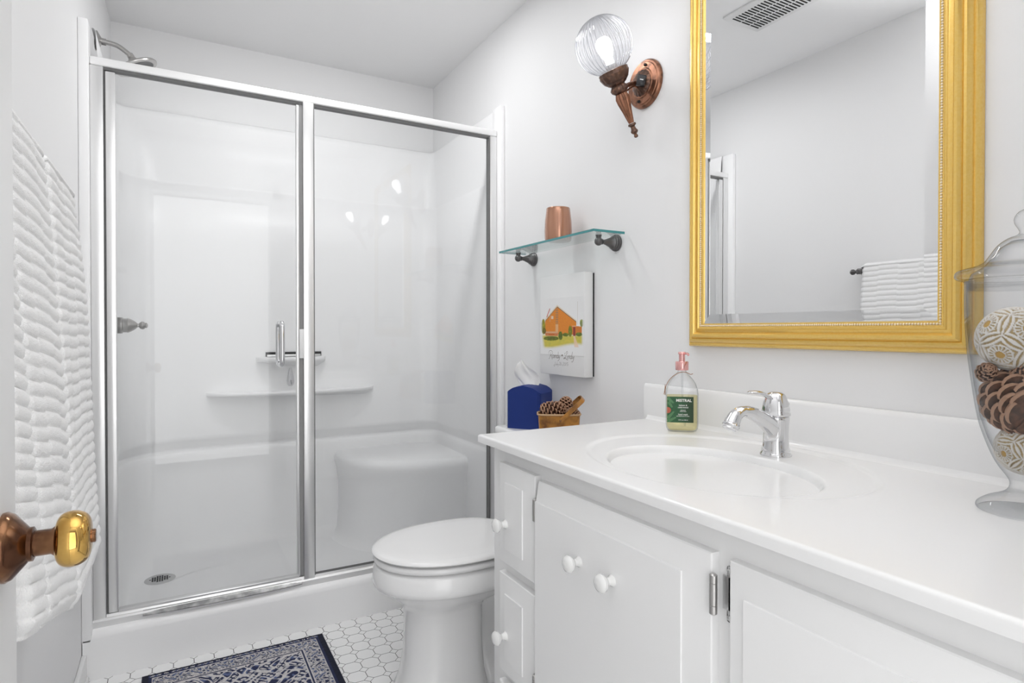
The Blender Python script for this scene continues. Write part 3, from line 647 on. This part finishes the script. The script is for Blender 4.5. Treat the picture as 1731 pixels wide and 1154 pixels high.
for s_, size, zc, bold in (('MISTRAL', .0098, .0795, .00035), ('balsam &', .0055, .0685, .0001), ('cedarwood', .0055, .0632, .0001), ('mimosa &', .0030, .0570, .0001), ('winter citrus', .0030, .0538, .0001),
                         ('hand wash', .0055, .0452, .0001), ('gel nettoyant pour les mains', .0027, .0418, .0001), ('16.9 fl. oz. | 500 ml', .0030, .0318, .0001)):
    v_, f_ = txt(s_, size, bold); xo = .003 if s_ == 'MISTRAL' else .001
    b.add([(p.x*(1.02)+xo, LY-.00035, zc+p.y) for p in v_], f_)
b.xf(SM); b.build('print', M_inkw, lb, smooth=0, normals=False)
b = MB().lathe([(.0125, .158), (.0160, .159), (.0165, .161), (.0165, .180), (.0155, .1815), (.008, .182)], (0, 0, 0), n=40).xf(SM); b.build('collar', M_pink, so)
b = MB().lathe([(.0078, .1815), (.0078, .1995), (.0098, .2005), (.0100, .2040), (.0085, .2060), (0, .2063)], (0, 0, 0), n=32); b.tube([(.004, -.002, .2025), (.012, -.020, .2022), (.014, -.026, .199)], .0030, 10).xf(SM); b.build('pump', M_pink, so)
b = MB().tube([(0, 0, .158), (.002, 0, .08), (.008, 0, .014)], .0022, 8).xf(SM); b.build('dip_tube', M_bottle, so)
b = MB(); b.tube(smoothpts([(.014, -.012, .152), (.004, -.016, .155), (-.010, -.013, .152), (-.026, -.012, .141), (-.037, -.012, .126), (-.042, -.010, .110), (-.0425, -.006, .094)], 6), .0009, 8); b.tube(smoothpts([(-.0425, -.010, .122), (-.0435, -.010, .108), (-.046, -.012, .096)], 6), .0009, 8)
b.tube(smoothpts([(.014, -.012, .152), (.020, -.014, .149), (.026, -.015, .151)], 4), .0009, 8).xf(SM); b.build('cord', M_cord, so)

# apothecary jar
JX, JY = 1.065, .385
ja = thing('apothecary_jar', 'footed clear glass apothecary jar with domed lid at right end of the countertop', 'jar', (JX, JY, Z1))
jp = [(.0, .003), (.050, .0015), (.056, .000), (.0585, .002), (.0585, .005), (.056, .009), (.046, .0165), (.031, .0235), (.0225, .030), (.0195, .037), (.0200, .044), (.0245, .052), (.0315, .062), (.039, .076), (.048, .100), (.057, .132), (.0645, .183), (.0705, .235), (.0735, .285), (.0738, .330), (.0745, .3335)]
ji = [(.0715, .3335), (.0710, .30), (.0705, .270), (.0675, .235), (.0615, .183), (.054, .134), (.045, .104), (.036, .082), (.026, .066), (.012, .058), (0, .056)]
b = MB().lathe([tuple(p[:2]) for p in smoothpts([(r, h, 0) for r, h in jp], 3)]+ji, (JX, JY, Z1), (0, 0, 1), 80, cap=False); b.build('body', M_jar, ja, smooth=50)
lp_ = [(.0700, .322), (.0715, .326), (.0720, .335), (.0800, .336), (.0850, .339), (.0862, .3435), (.0840, .349), (.0740, .353), (.0600, .357), (.0510, .362), (.0430, .374), (.0350, .386), (.0240, .395), (.0140, .399), (.0105, .403), (.0120, .408), (.0160, .416), (.0165, .424), (.0120, .432), (.0050, .436), (0, .4365)]
li = [(0, .392), (.020, .391), (.032, .382), (.040, .371), (.048, .359), (.058, .350), (.066, .345), (.069, .335), (.0700, .322)]
b = MB().lathe([tuple(p[:2]) for p in smoothpts([(r, h, 0) for r, h in lp_], 3)]+li, (JX, JY, Z1), (0, 0, 1), 80, cap=False); b.build('lid', M_jar, ja, smooth=60)
def ball(c, r, lab, rot, scl):
    c = Vector(c); Rm = Matrix.Rotation(rot, 3, 'X') @ Matrix.Rotation(rot*.7, 3, 'Z'); V = []
    ic = [Vector(p).normalized() for p in ((0, 1, 1.618), (0, -1, 1.618), (1, 1.618, 0), (-1, 1.618, 0), (1.618, 0, 1), (-1.618, 0, 1), (0, 1, -1.618), (0, -1, -1.618), (1, -1.618, 0), (-1, -1.618, 0), (1.618, 0, -1), (-1.618, 0, -1))]
    def pat(d):
        d = Rm @ d; D = sorted(((d.angle(q), i) for i, q in enumerate(ic))); a, i = D[0]; q = ic[i]
        x_ = q.orthogonal().normalized(); y_ = q.cross(x_); ph = atan2(d.dot(y_), d.dot(x_))
        edge = D[1][0]-a
        if edge < .05: return 1.0
        if a < .13: return -1.0
        if a < .16: return 1.0
        if a < .30: return 1.0 if cos(16*ph) > -.1 else 0.0
        if a < .345: return 1.0
        return 1.0 if abs(((D[1][0]*7) % 1)-.5) > .22 else 0.0
    b = MB(); b.grid(260, 130, lambda a_, c_: tuple(c+Vector((sin(pi*c_)*cos(2*pi*a_), sin(pi*c_)*sin(2*pi*a_), cos(pi*c_)))*r), wrap_u=True)
    vals = []
    for i, p in enumerate(b.v):
        d = (Vector(p)-c).normalized(); t = pat(d); vals.append(t); b.v[i] = tuple(c+d*(r-(0 if t > .5 else .0022)))
    def cf(co):
        t = pat((co-c).normalized()); return (.80, .77, .72) if t > .5 else ((.55, .34, .09) if t < -.5 else (.50, .37, .18))
    return tag(b.build('decorative_ball', M_ball, smooth=180, normals=False, colfn=cf), lab, 'decorative ball', 'carved balls in the jar')
ball((1.060, .399, 1.086), .047, 'carved white and gold ball at the top inside the glass jar', .4, 1)
ball((1.066, .388, .927), .0365, 'carved white and gold ball at the bottom of the glass jar', 1.3, 1)
o = pinecone('pinecone', .072, .052, orient((1.060, .392, .998), (.55, .62, .35)), n=85); tag(o, 'large brown pinecone in the middle of the glass jar', 'pinecone')
o = pinecone('pinecone', .030, .015, orient((1.031, .421, 1.038), (-.7, -.5, .4)), n=50); tag(o, 'small dark pinecone at the left glass between the top ball and the large pinecone', 'pinecone')
o = pinecone('pinecone', .030, .014, orient((1.044, .383, 1.037), (-.5, -.8, .2)), n=50); tag(o, 'small pinecone wedged under the top ball near the middle of the jar', 'pinecone')

# ------------------------------------------------------------------ mirror
mi = thing('mirror', 'large rectangular mirror in a wide gold frame above the vanity', 'mirror', (XR, .85, 1.5))
MY0, MY1, MZ0, MZ1 = .511, 1.190, 1.056, 2.10
prof = [(0, 1.239), (0, 1.228), (.003, 1.222), (.006, 1.220), (.009, 1.221), (.011, 1.216), (.016, 1.210), (.020, 1.209), (.022, 1.211), (.023, 1.209), (.028, 1.204), (.033, 1.2045), (.036, 1.208), (.038, 1.212), (.043, 1.210), (.045, 1.207), (.048, 1.2065), (.050, 1.209), (.052, 1.2095), (.056, 1.211), (.060, 1.211), (.060, 1.239)]
b = MB(); b.loft([[(x, MY0+d, MZ0+d), (x, MY1-d, MZ0+d), (x, MY1-d, MZ1-d), (x, MY0+d, MZ1-d)] for d, x in prof], cap=(False, False))
b.build('frame', M_gold, mi, smooth=35)
b = MB(); d = .0545; step = .0052
per = [((MY0+d, MZ0+d), (MY1-d, MZ0+d)), ((MY1-d, MZ0+d), (MY1-d, MZ1-d)), ((MY1-d, MZ1-d), (MY0+d, MZ1-d)), ((MY0+d, MZ1-d), (MY0+d, MZ0+d))]
for (a, c) in per:
    L_ = sqrt((a[0]-c[0])**2+(a[1]-c[1])**2); n_ = int(L_/step)
    for i in range(n_): t = i/n_; b.sphere((1.2095, a[0]+(c[0]-a[0])*t, a[1]+(c[1]-a[1])*t), .0024, 8)
b.build('beading', M_palegold, mi, smooth=180)
GX = 1.2125; d = .058; bw = .026
O = [(GX+.0030, MY0+d, MZ0+d), (GX+.0030, MY1-d, MZ0+d), (GX+.0030, MY1-d, MZ1-d), (GX+.0030, MY0+d, MZ1-d)]
I = [(GX, MY0+d+bw, MZ0+d+bw), (GX, MY1-d-bw, MZ0+d+bw), (GX, MY1-d-bw, MZ1-d-bw), (GX, MY0+d+bw, MZ1-d-bw)]
b = MB().add(O+I, [(0, 1, 5, 4), (1, 2, 6, 5), (2, 3, 7, 6), (3, 0, 4, 7), (4, 5, 6, 7)]); B_ = [(GX+.012, p[1], p[2]) for p in O]; b.add(O+B_, [(0, 4, 5, 1), (1, 5, 6, 2), (2, 6, 7, 3), (3, 7, 4, 0), (4, 7, 6, 5)])
b.build('glass', M_mirror, mi, smooth=0)

# ------------------------------------------------------------------ wall sconces
sc = thing('wall_sconce', 'copper torch wall sconce with lit ribbed glass globe left of the mirror', 'wall lamp', (XR, 1.380, 1.840), 'wall sconces flanking the mirror')
cx0 = Vector((XR-.0005, 1.380, 1.840))
b = MB().lathe([(.071, 0), (.072, .003), (.071, .008), (.067, .012), (.062, .0125), (.060, .015), (.045, .016), (.042, .019), (.038, .019)], cx0, (-1, 0, 0), 64); pl = b.build('back_plate', M_copper, sc, smooth=35)
MB().lathe([(.040, .016), (.036, .024), (.026, .031), (.014, .036), (.010, .040), (.009, .046), (0, .046)], cx0, (-1, 0, 0), 72, flute=18, fl=.035).build('medallion', M_darkcu, pl, smooth=60)
for s_ in (-1, 1): MB().lathe([(.0042, .012), (.0048, .018), (.003, .021), (0, .0215)], cx0+Vector((0, -s_*.014, s_*.050)), (-1, 0, 0), 14).build('screw', M_hole, pl)
gl_c = Vector((1.079, 1.380, 1.919)); tl = Vector((1.202, 1.380, 1.675)); axs = (gl_c-tl).normalized()
tp = [(0, -.001), (.0055, .001), (.0062, .006), (.004, .010), (.0095, .015), (.011, .019), (.0075, .026), (.0065, .033), (.0125, .038), (.0105, .043)]
tp2 = [(.0075, .044), (.0095, .055), (.0135, .080), (.0185, .105), (.0200, .120), (.0165, .131), (.0150, .134)]
tp3 = [(.0150, .133), (.0235, .140), (.0260, .148), (.0215, .155), (.0195, .158), (.0270, .163), (.0300, .168)]
tp4 = [(.0300, .166), (.0360, .172), (.0400, .180), (.0430, .187), (.0440, .190), (.0425, .193), (.0430, .200), (.0400, .201), (.0390, .192), (0, .190)]
tr = MB().lathe(tp, tl, axs, 32).build('torch', M_darkcu, sc, smooth=40)
MB().lathe(tp2, tl, axs, 90, flute=12, fl=.07).build('fluted_stem', M_copper, tr, smooth=70)
MB().lathe(tp3, tl, axs, 72, flute=14, fl=.03).build('knop', M_darkcu, tr, smooth=60)
MB().lathe(tp4, tl, axs, 90, flute=16, fl=.018).build('gallery', M_darkcu, sc, smooth=50)
jn = tl+axs*.150
b = MB(); b.tube(smoothpts([cx0+Vector((-.040, 0, -.003)), cx0+Vector((-.060, 0, -.010)), (jn.x+.012, jn.y, jn.z+.004), jn], 6), .0062, 14)
b.tube(smoothpts([cx0+Vector((-.030, 0, -.020)), cx0+Vector((-.052, 0, -.016)), (jn.x+.012, jn.y, jn.z-.022), (jn.x+.020, jn.y, jn.z-.048), (jn.x+.038, jn.y, jn.z-.056)], 6), .0026, 10); b.build('arm', M_copper, sc)
p_ = px(1090, 152, 'y', 1.350); b = MB().box(-.013, .013, -.009, .009, -.0155, .0155, .003).xf(Matrix.Translation((1.195, 1.352, 1.832)) @ Matrix.Rotation(radians(-35), 4, 'Z') @ Matrix.Rotation(radians(12), 4, 'Y')); ou = b.build('socket', M_black, sc)
b = MB().box(-.005, .005, -.0096, -.0088, -.001, .001).xf(Matrix.Translation((1.195, 1.352, 1.832)) @ Matrix.Rotation(radians(-35), 4, 'Z') @ Matrix.Rotation(radians(12), 4, 'Y')); b.build('socket_slot', M_steel, ou, smooth=0)
# globe with vertical ribs
rg = .081; gb = MB(); prof = []
a0 = math.asin(.037/rg)
for i in range(41):
    a = pi-a0-(pi-a0-.0)*i/40; prof.append((max(rg*sin(a), 0), rg*cos(a)))
gb.lathe(prof, gl_c, axs, 432, flute=36, fl=.028, cap=False); gb.build('globe', M_globe, sc, smooth=180)
bc_ = gl_c-axs*.012
bp_ = [(0, .036), (.012, .034), (.020, .026), (.0235, .015), (.0225, .002), (.018, -.014), (.012, -.026), (.012, -.040)]
MB().lathe(bp_, bc_, axs, 32, cap=False).build('bulb', M_bulb, sc, smooth=180)
MB().lathe([(.016, -.044), (.016, -.072), (0, -.072)], bc_, axs, 24).build('lamp_socket', M_white, sc)
sc2 = dup(sc, (XR, .345, 1.840), 'copper torch wall sconce right of the mirror, seen only reflected in the shower glass')

# ------------------------------------------------------------------ glass shelf and candle cup
sf = thing('glass_shelf', 'clear glass wall shelf with teal edge on two dark brackets', 'shelf', (XR, 1.77, 1.405))
b = MB().box(1.108, 1.228, 1.466, 2.073, 1.4005, 1.4078); b.build('glass_plate', M_shelf, sf, smooth=0)
b = MB().box(1.1068, 1.1083, 1.466, 2.073, 1.4005, 1.408).box(1.1068, 1.228, 1.4648, 1.4662, 1.4005, 1.408).box(1.1068, 1.228, 2.0728, 2.0742, 1.4005, 1.408); b.build('glass_edge', M_teal, sf, smooth=0)
for y_ in (1.518, 2.028):
    b = MB().lathe([(.0265, 0), (.0275, .002), (.0270, .006), (.0235, .009), (.0240, .012), (.0205, .016), (.0205, .019), (.0165, .024), (.0130, .034), (.0085, .046), (.0070, .055), (.0090, .058), (.0090, .061), (.006, .063)], (XR-.0005, y_, 1.380), (-1, 0, 0), 40)
    b.sphere((XR-.073, y_, 1.380), .0135, 24); b.lathe([(.0085, 0), (.0085, .016), (.0100, .0165), (.0100, .0200)], (XR-.073, y_, 1.3805), (0, 0, 1), 24)
    b.build('bracket', M_bronze, sf, smooth=24)
cu = thing('candle_holder', 'iridescent copper glass candle cup on the glass shelf', 'candle holder', (1.163, 1.742, 1.408))
b = MB().lathe([(0, 0), (.040, 0), (.0455, .003), (.0472, .012), (.0478, .035), (.0465, .070), (.0430, .100), (.0415, .114), (.0405, .1155), (.0395, .114), (.041, .100), (.0445, .070), (.0455, .035), (.044, .012), (0, .010)], (1.163, 1.742, 1.408), (0, 0, 1), 56); b.build('cup', M_iri, cu, smooth=50)
MB().lathe([(.0425, .085), (0, .085)], (1.163, 1.742, 1.408), (0, 0, 1), 40).build('wax', M_canvasw, cu)

# ------------------------------------------------------------------ canvas print
cv = thing('canvas_print', 'white canvas print of an orange brick building, hung below the shelf', 'picture', (XR, 1.81, 1.12))
CX = 1.200; CYA, CYB, CZA, CZB = 1.637, 1.922, .938, 1.297
CYB = px(913, 550, 'x', CX).y
b = MB().box(CX, XR-.004, CYA, CYB, CZA, CZB, .003); b.build('canvas', M_canvasw, cv)
MB().box(XR-.0045, XR-.0005, CYA-.0012, CYB-.004, CZA+.003, CZB-.003).build('back_board', M_black, cv, smooth=0)
def house(co):
    u, v = uv_of(co); X = (u-905)*11.537; Y = (v-500)*11.537
    n1 = noise.noise((X*.02, Y*.02, 0)); n2 = noise.noise((X*.06, Y*.06, 5)); W = (.86, .86, .86); c = W
    grass = mixc((.74, .60, .09), (.52, .50, .10), .5+.5*n1)
    # soft-edged ground
    g = sstep(720, 800, Y)*(1-sstep(930+40*sin(X*.006), 1010+30*sin(X*.006), Y))*sstep(120, 190, X+.15*(900-Y))*(1-sstep(880, 950, X))
    c = mixc(c, grass, g)
    br = mixc((.82, .30, .04), (.70, .22, .035), .5+.5*n2)
    def roof(x):
        return 205+(x-425)*.79 if x > 425 else 205+(425-x)*1.19
    if 190 < X < 800 and roof(X) < Y < 755: 
        c = br
        if roof(X)+14 > Y: c = (.20, .13, .08)
        if X > 700 and Y > 585: c = mixc(c, (.40, .10, .05), .4)
    elif 190 < X < 800 and roof(X)-30 < Y <= roof(X): c = mixc(W, (.78, .66, .45), .7)
    if 720 < X < 905 and 592 < Y < 725: c = mixc(br, (.48, .13, .05), .4)
    if 720 < X < 905 and 583 < Y < 596: c = (.80, .60, .45)
    if 738 < X < 782 and 605 < Y < 780: c = (.28, .05, .04)
    if 395 < X < 445 and 235 < Y < 720: c = mixc(br, (.35, .22, .12), .5+.4*sin(Y*.14)) if Y < 555 else (.78, .45, .22)
    if 310 < X < 350 and 390 < Y < 450: c = (.78, .60, .42)
    if 200 < X < 440 and 690 < Y < 780: c = (.72, .40, .22) if (Y < 722 or (Y-722) % 26 < 6) else (.58, .16, .04)
    def blob(cx_, cy_, rx, ry, col):
        nonlocal c
        d = ((X-cx_)/rx)**2+((Y-cy_)/ry)**2+.25*n2; c = mixc(c, mixc(col, (col[0]*1.9, col[1]*1.8, col[2]*1.2), max(0, n1)), 1-sstep(.8, 1.15, d))
    blob(155, 600, 42, 150, (.28, .26, .03)); blob(680, 690, 38, 110, (.20, .22, .03)); blob(490, 775, 42, 85, (.12, .16, .03)); blob(310, 828, 150, 44, (.13, .16, .03)); blob(590, 755, 60, 36, (.14, .18, .03)); blob(850, 750, 65, 38, (.13, .18, .04)); blob(905, 530, 38, 75, (.22, .26, .08)); blob(175, 680, 32, 60, (.14, .12, .03))
    if Y > 780 and abs(X-(755+(Y-780)*.22)) < 16+(Y-780)*.12 and Y < 1000: c = mixc(c, (.85, .62, .45), .8)
    if abs(X-(285-(Y-240)*.35)) < 9 and 250 < Y < 420: c = (.62, .20, .16)
    if abs(X-286) < 2.5 and 230 < Y < 500: c = (.55, .50, .45)
    if abs(X-826) < 2.5 and 110 < Y < 560: c = (.62, .58, .52)
    fade = sstep(95, 150, X)*(1-sstep(900, 945, X)); return mixc(W, c, fade)
A = px(916, 505, 'x', CX); Bq = px(989, 600, 'x', CX)
y_a, y_b = CYB-.004, CYA+.004; z_a, z_b = 1.215, 1.010
b = MB().grid(190, 150, lambda a, c: (CX-.0006, y_a+(y_b-y_a)*a, z_a+(z_b-z_a)*c)); b.build('printed_picture', M_canvas, cv, smooth=180, normals=False, colfn=house)
def ink(strokes, m, rad, name, s=24.56, ou_=915, ov=580):
    b = MB()
    for st_ in strokes:
        P = [px(ou_+x/s, ov+y/s, 'x', CX-.0007) for x, y in st_]; P = smoothpts(P, 5) if len(P) > 2 else P
        b.tube(P, rad, 6)
    b.v = [(CX-.0007+(x-CX+.0007)*.25, y, z) for x, y, z in b.v]; return b.build(name, m, cv, smooth=60)
names = [[(400, 370), (370, 520), (330, 630), (310, 640)], [(320, 430), (320, 350), (380, 300), (450, 330), (470, 400), (440, 470), (390, 500)], [(390, 500), (430, 570), (440, 640), (470, 650)],
         [(540, 500), (500, 480), (460, 540), (465, 600), (500, 600), (540, 500), (535, 590), (560, 610)], [(570, 490), (565, 610)], [(568, 530), (600, 490), (620, 500), (615, 590), (635, 605)],
         [(690, 510), (655, 495), (635, 560), (650, 610), (685, 590), (712, 350)], [(712, 350), (690, 590), (710, 605)], [(730, 500), (715, 570), (730, 610), (760, 570), (775, 500)], [(775, 500), (745, 660), (700, 730), (680, 720)],
         [(1040, 420), (1050, 350), (1080, 340), (1085, 400), (1030, 480), (1010, 560), (980, 620), (940, 650), (930, 620), (980, 600), (1040, 660), (1100, 700)], [(970, 470), (975, 420), (1010, 400)], [(1090, 520), (1080, 620), (1100, 640)],
         [(1130, 520), (1125, 640)], [(1128, 560), (1160, 515), (1180, 530), (1175, 620), (1195, 635)], [(1250, 540), (1215, 530), (1195, 590), (1215, 640), (1250, 620), (1295, 350)], [(1295, 350), (1255, 610), (1275, 640)],
         [(1300, 530), (1285, 600), (1305, 640), (1335, 600), (1360, 530)], [(1360, 530), (1340, 680), (1300, 770), (1265, 780), (1270, 750)]]
ink(names[:10], M_ink, .00060, 'lettering'); ink(names[10:], M_ink, .00060, 'lettering')
ink([[(850, 470), (850, 530)], [(870, 470), (862, 535)], [(885, 465), (862, 540)]], M_ink, .0011, 'heart')
date = [[(590, 760), (570, 850), (560, 940), (530, 950), (525, 900), (570, 880)], [(610, 850), (605, 900), (625, 905), (640, 850), (640, 905)], [(665, 770), (655, 900)], [(675, 850), (675, 900), (700, 890), (712, 850)], [(712, 850), (700, 940), (680, 975)],
        [(750, 800), (775, 780), (790, 810), (740, 900), (785, 905)], [(830, 780), (800, 850), (800, 900), (830, 910), (850, 880), (835, 850), (805, 870)], [(868, 915), (862, 935)],
        [(895, 810), (925, 790), (935, 830), (890, 920), (935, 925)], [(985, 800), (955, 850), (960, 920), (990, 910), (1005, 850), (985, 800)], [(1035, 800), (1020, 925)], [(1115, 800), (1065, 805), (1060, 860), (1105, 860), (1110, 910), (1060, 935)]]
ink(date, M_inkg, .00045, 'date_lettering')

# ------------------------------------------------------------------ towel bar and towels
tr_ = thing('towel_bar', 'dark bronze towel bar on the left wall under the white towels', 'towel bar', (XL, 1.2, 1.385))
BX = -.211; BZ = 1.358
MB().tube([(BX, .83, BZ), (BX, 1.565, BZ)], .0075, 16).build('bar', M_bronze, tr_)
for y_ in (.87, 1.545):
    MB().lathe([(.030, 0), (.031, .003), (.027, .009), (.020, .013), (.012, .024), (.009, .038), (.010, .050), (.013, .058), (.013, .072), (.006, .076)], (XL+.0005, y_, BZ), (1, 0, 0), 32).build('post', M_bronze, tr_)
MB().lathe([(.0085, 0), (.0115, .006), (.007, .012), (.007, .016), (.012, .022), (.0125, .030), (.008, .036), (0, .037)], (BX, 1.558, BZ), (0, 1, 0), 24).build('finial', M_bronze, tr_)
def towel(y0, y1, zb, slope, lab, seed, grooves=()):
    """sheet folded over the bar: back layer, over the top, front layer; ribs run across"""
    H = BZ-zb; ribp = .0208; nu, nv = 96, 760; th = .016
    def fn(a, c):
        y = y0+(y1-y0)*a; s = c*(2*H+.06)-H     # s<0 front (bottom..top), s>0 back
        zbot = zb+slope*(y1-y)
        col = int(a*4.0+.05*sin(c*5+seed)); wob = .0025*noise.noise((y*6, c*5, seed))
        rib = abs(sin(pi*((s+.0030*(col % 2)+wob*.8)/ribp)))**.6; ridge = .0044*rib+.0011*noise.noise((y*260, s*260, seed))
        ga = min([abs(a-g_) for g_ in grooves]+[9]); ridge -= .010*exp(-(ga/.022)**2)
        cf = abs((a*4+.05*sin(c*5+seed))-round(a*4+.05*sin(c*5+seed)))
        if .03 < a < .97: ridge *= .75+.25*sstep(0, .06, cf)
        ed = min(a, 1-a); rnd = .012*(1-sstep(0, .05, ed))
        if s < -.02:
            f = min(1, (-s-.02)/(H-.02)); z = BZ+.018-(BZ+.018-zbot)*f
            x = BX+.026+.042*f**.8+.006*noise.noise((y*5, z*3, seed+3))+ridge-rnd
            if f > .97: x -= .012*((f-.97)/.03)
        elif s < .04:
            t = (s+.02)/.06*pi; x = BX+.001+(.026+ridge)*cos(t)-rnd*.3; z = BZ+.018+(.014+ridge*.6)*sin(t)-rnd*.4
        else:
            f = min(1, (s-.04)/(H)); z = BZ+.018-(BZ+.018-zbot-.04)*f; x = max(XL+.004, BX-.026-.028*f-ridge*.5)
        return (x, y, z)
    b = MB(); b.grid(nu, nv, fn)
    # side skirts close the fold so it reads as a thick folded towel
    for i, sg_ in ((0, 0), (nu-1, 1)):
        idx = [j*nu+i for j in range(nv)]; h = nv//2; fr = idx[:h]; bk_ = idx[h:][::-1]; m = min(len(fr), len(bk_))
        for k in range(m-1): b.f.append((fr[k], fr[k+1], bk_[k+1], bk_[k]))
    fr = list(range(nu)); bk_ = [(nv-1)*nu+i for i in range(nu)]
    for k in range(nu-1): b.f.append((fr[k], fr[k+1], bk_[k+1], bk_[k]))
    return tag(b.build('towel', M_terry, smooth=180), lab, 'towel', 'white towels on the towel bar')
towel(1.215, 1.532, .628, .02, 'white ribbed towel at the shower end of the towel bar', 2.0)
towel(.835, 1.205, .645, .30, 'white ribbed towel behind the open door edge and brass knob', 5.0, (.27,))

# ------------------------------------------------------------------ rug
RX0, RX1, RY0, RY1 = -.096, .450, 1.30, 2.200
def rugc(co):
    x = (co.x-RX0); y = (RY1-co.y); e = min(x, RX1-RX0-x, y*.9 if y < .3 else 9)
    ex = min(x, RX1-RX0-x); navy = (.018, .024, .070); mid = (.10, .13, .26); wt = (.62, .60, .60)
    d = min(ex, y)
    if ex < .016 or y < .008: return (.010, .012, .028)
    w1 = noise.noise((x*22, y*22, 3)); w2 = noise.noise((x*55, y*55, 9)); sx = x-.273
    def scroll(k, ph): return sin(k*(abs(sx))+2.6*sin(k*.55*y+ph)+.6*w1)*cos(k*.8*y+2.2*sin(k*.5*abs(sx)+ph)+.5*w1)
    if .016 <= d < .024: return navy
    if .024 <= d < .027: return wt
    if d < .075: t = scroll(170, 1)+.3*w2; return wt if .10 < abs(t) < .52 else (mid if t > .7 else navy)
    if .075 <= d < .079 or .085 <= d < .089: return wt
    if .079 <= d < .085: return navy
    t = scroll(78, 2)+.2*w2
    t2 = scroll(150, 4)+.2*w2
    if abs(t) < .17: return wt
    if t > .42: return wt if abs(t2) > .42 else navy
    if t2 > .42: return mixc(mid, wt, .75) if w1 > 0 else wt
    return mid if w2 > .12 else navy
b = MB(); b.grid(300, 470, lambda a, c: (RX0+a*(RX1-RX0), RY1-c*(RY1-RY0), .0095+.0008*noise.noise((a*60, c*90, 2))))
o = b.build('rug', M_rug, smooth=180, normals=False, colfn=rugc); tag(o, 'navy and white patterned woven rug on the tile floor before the shower', 'rug')
bb = MB(); R = []
for d, z in ((0, .0095), (.003, .008), (.0035, .004), (.002, .0005)):
    R.append([(RX0-d, RY0-d, z), (RX1+d, RY0-d, z), (RX1+d, RY1+d, z), (RX0-d, RY1+d, z)])
bb.loft(R, cap=(False, True)); put(bb.build('binding', mat('navy_binding', (.012, .014, .03), .9), smooth=0), o)
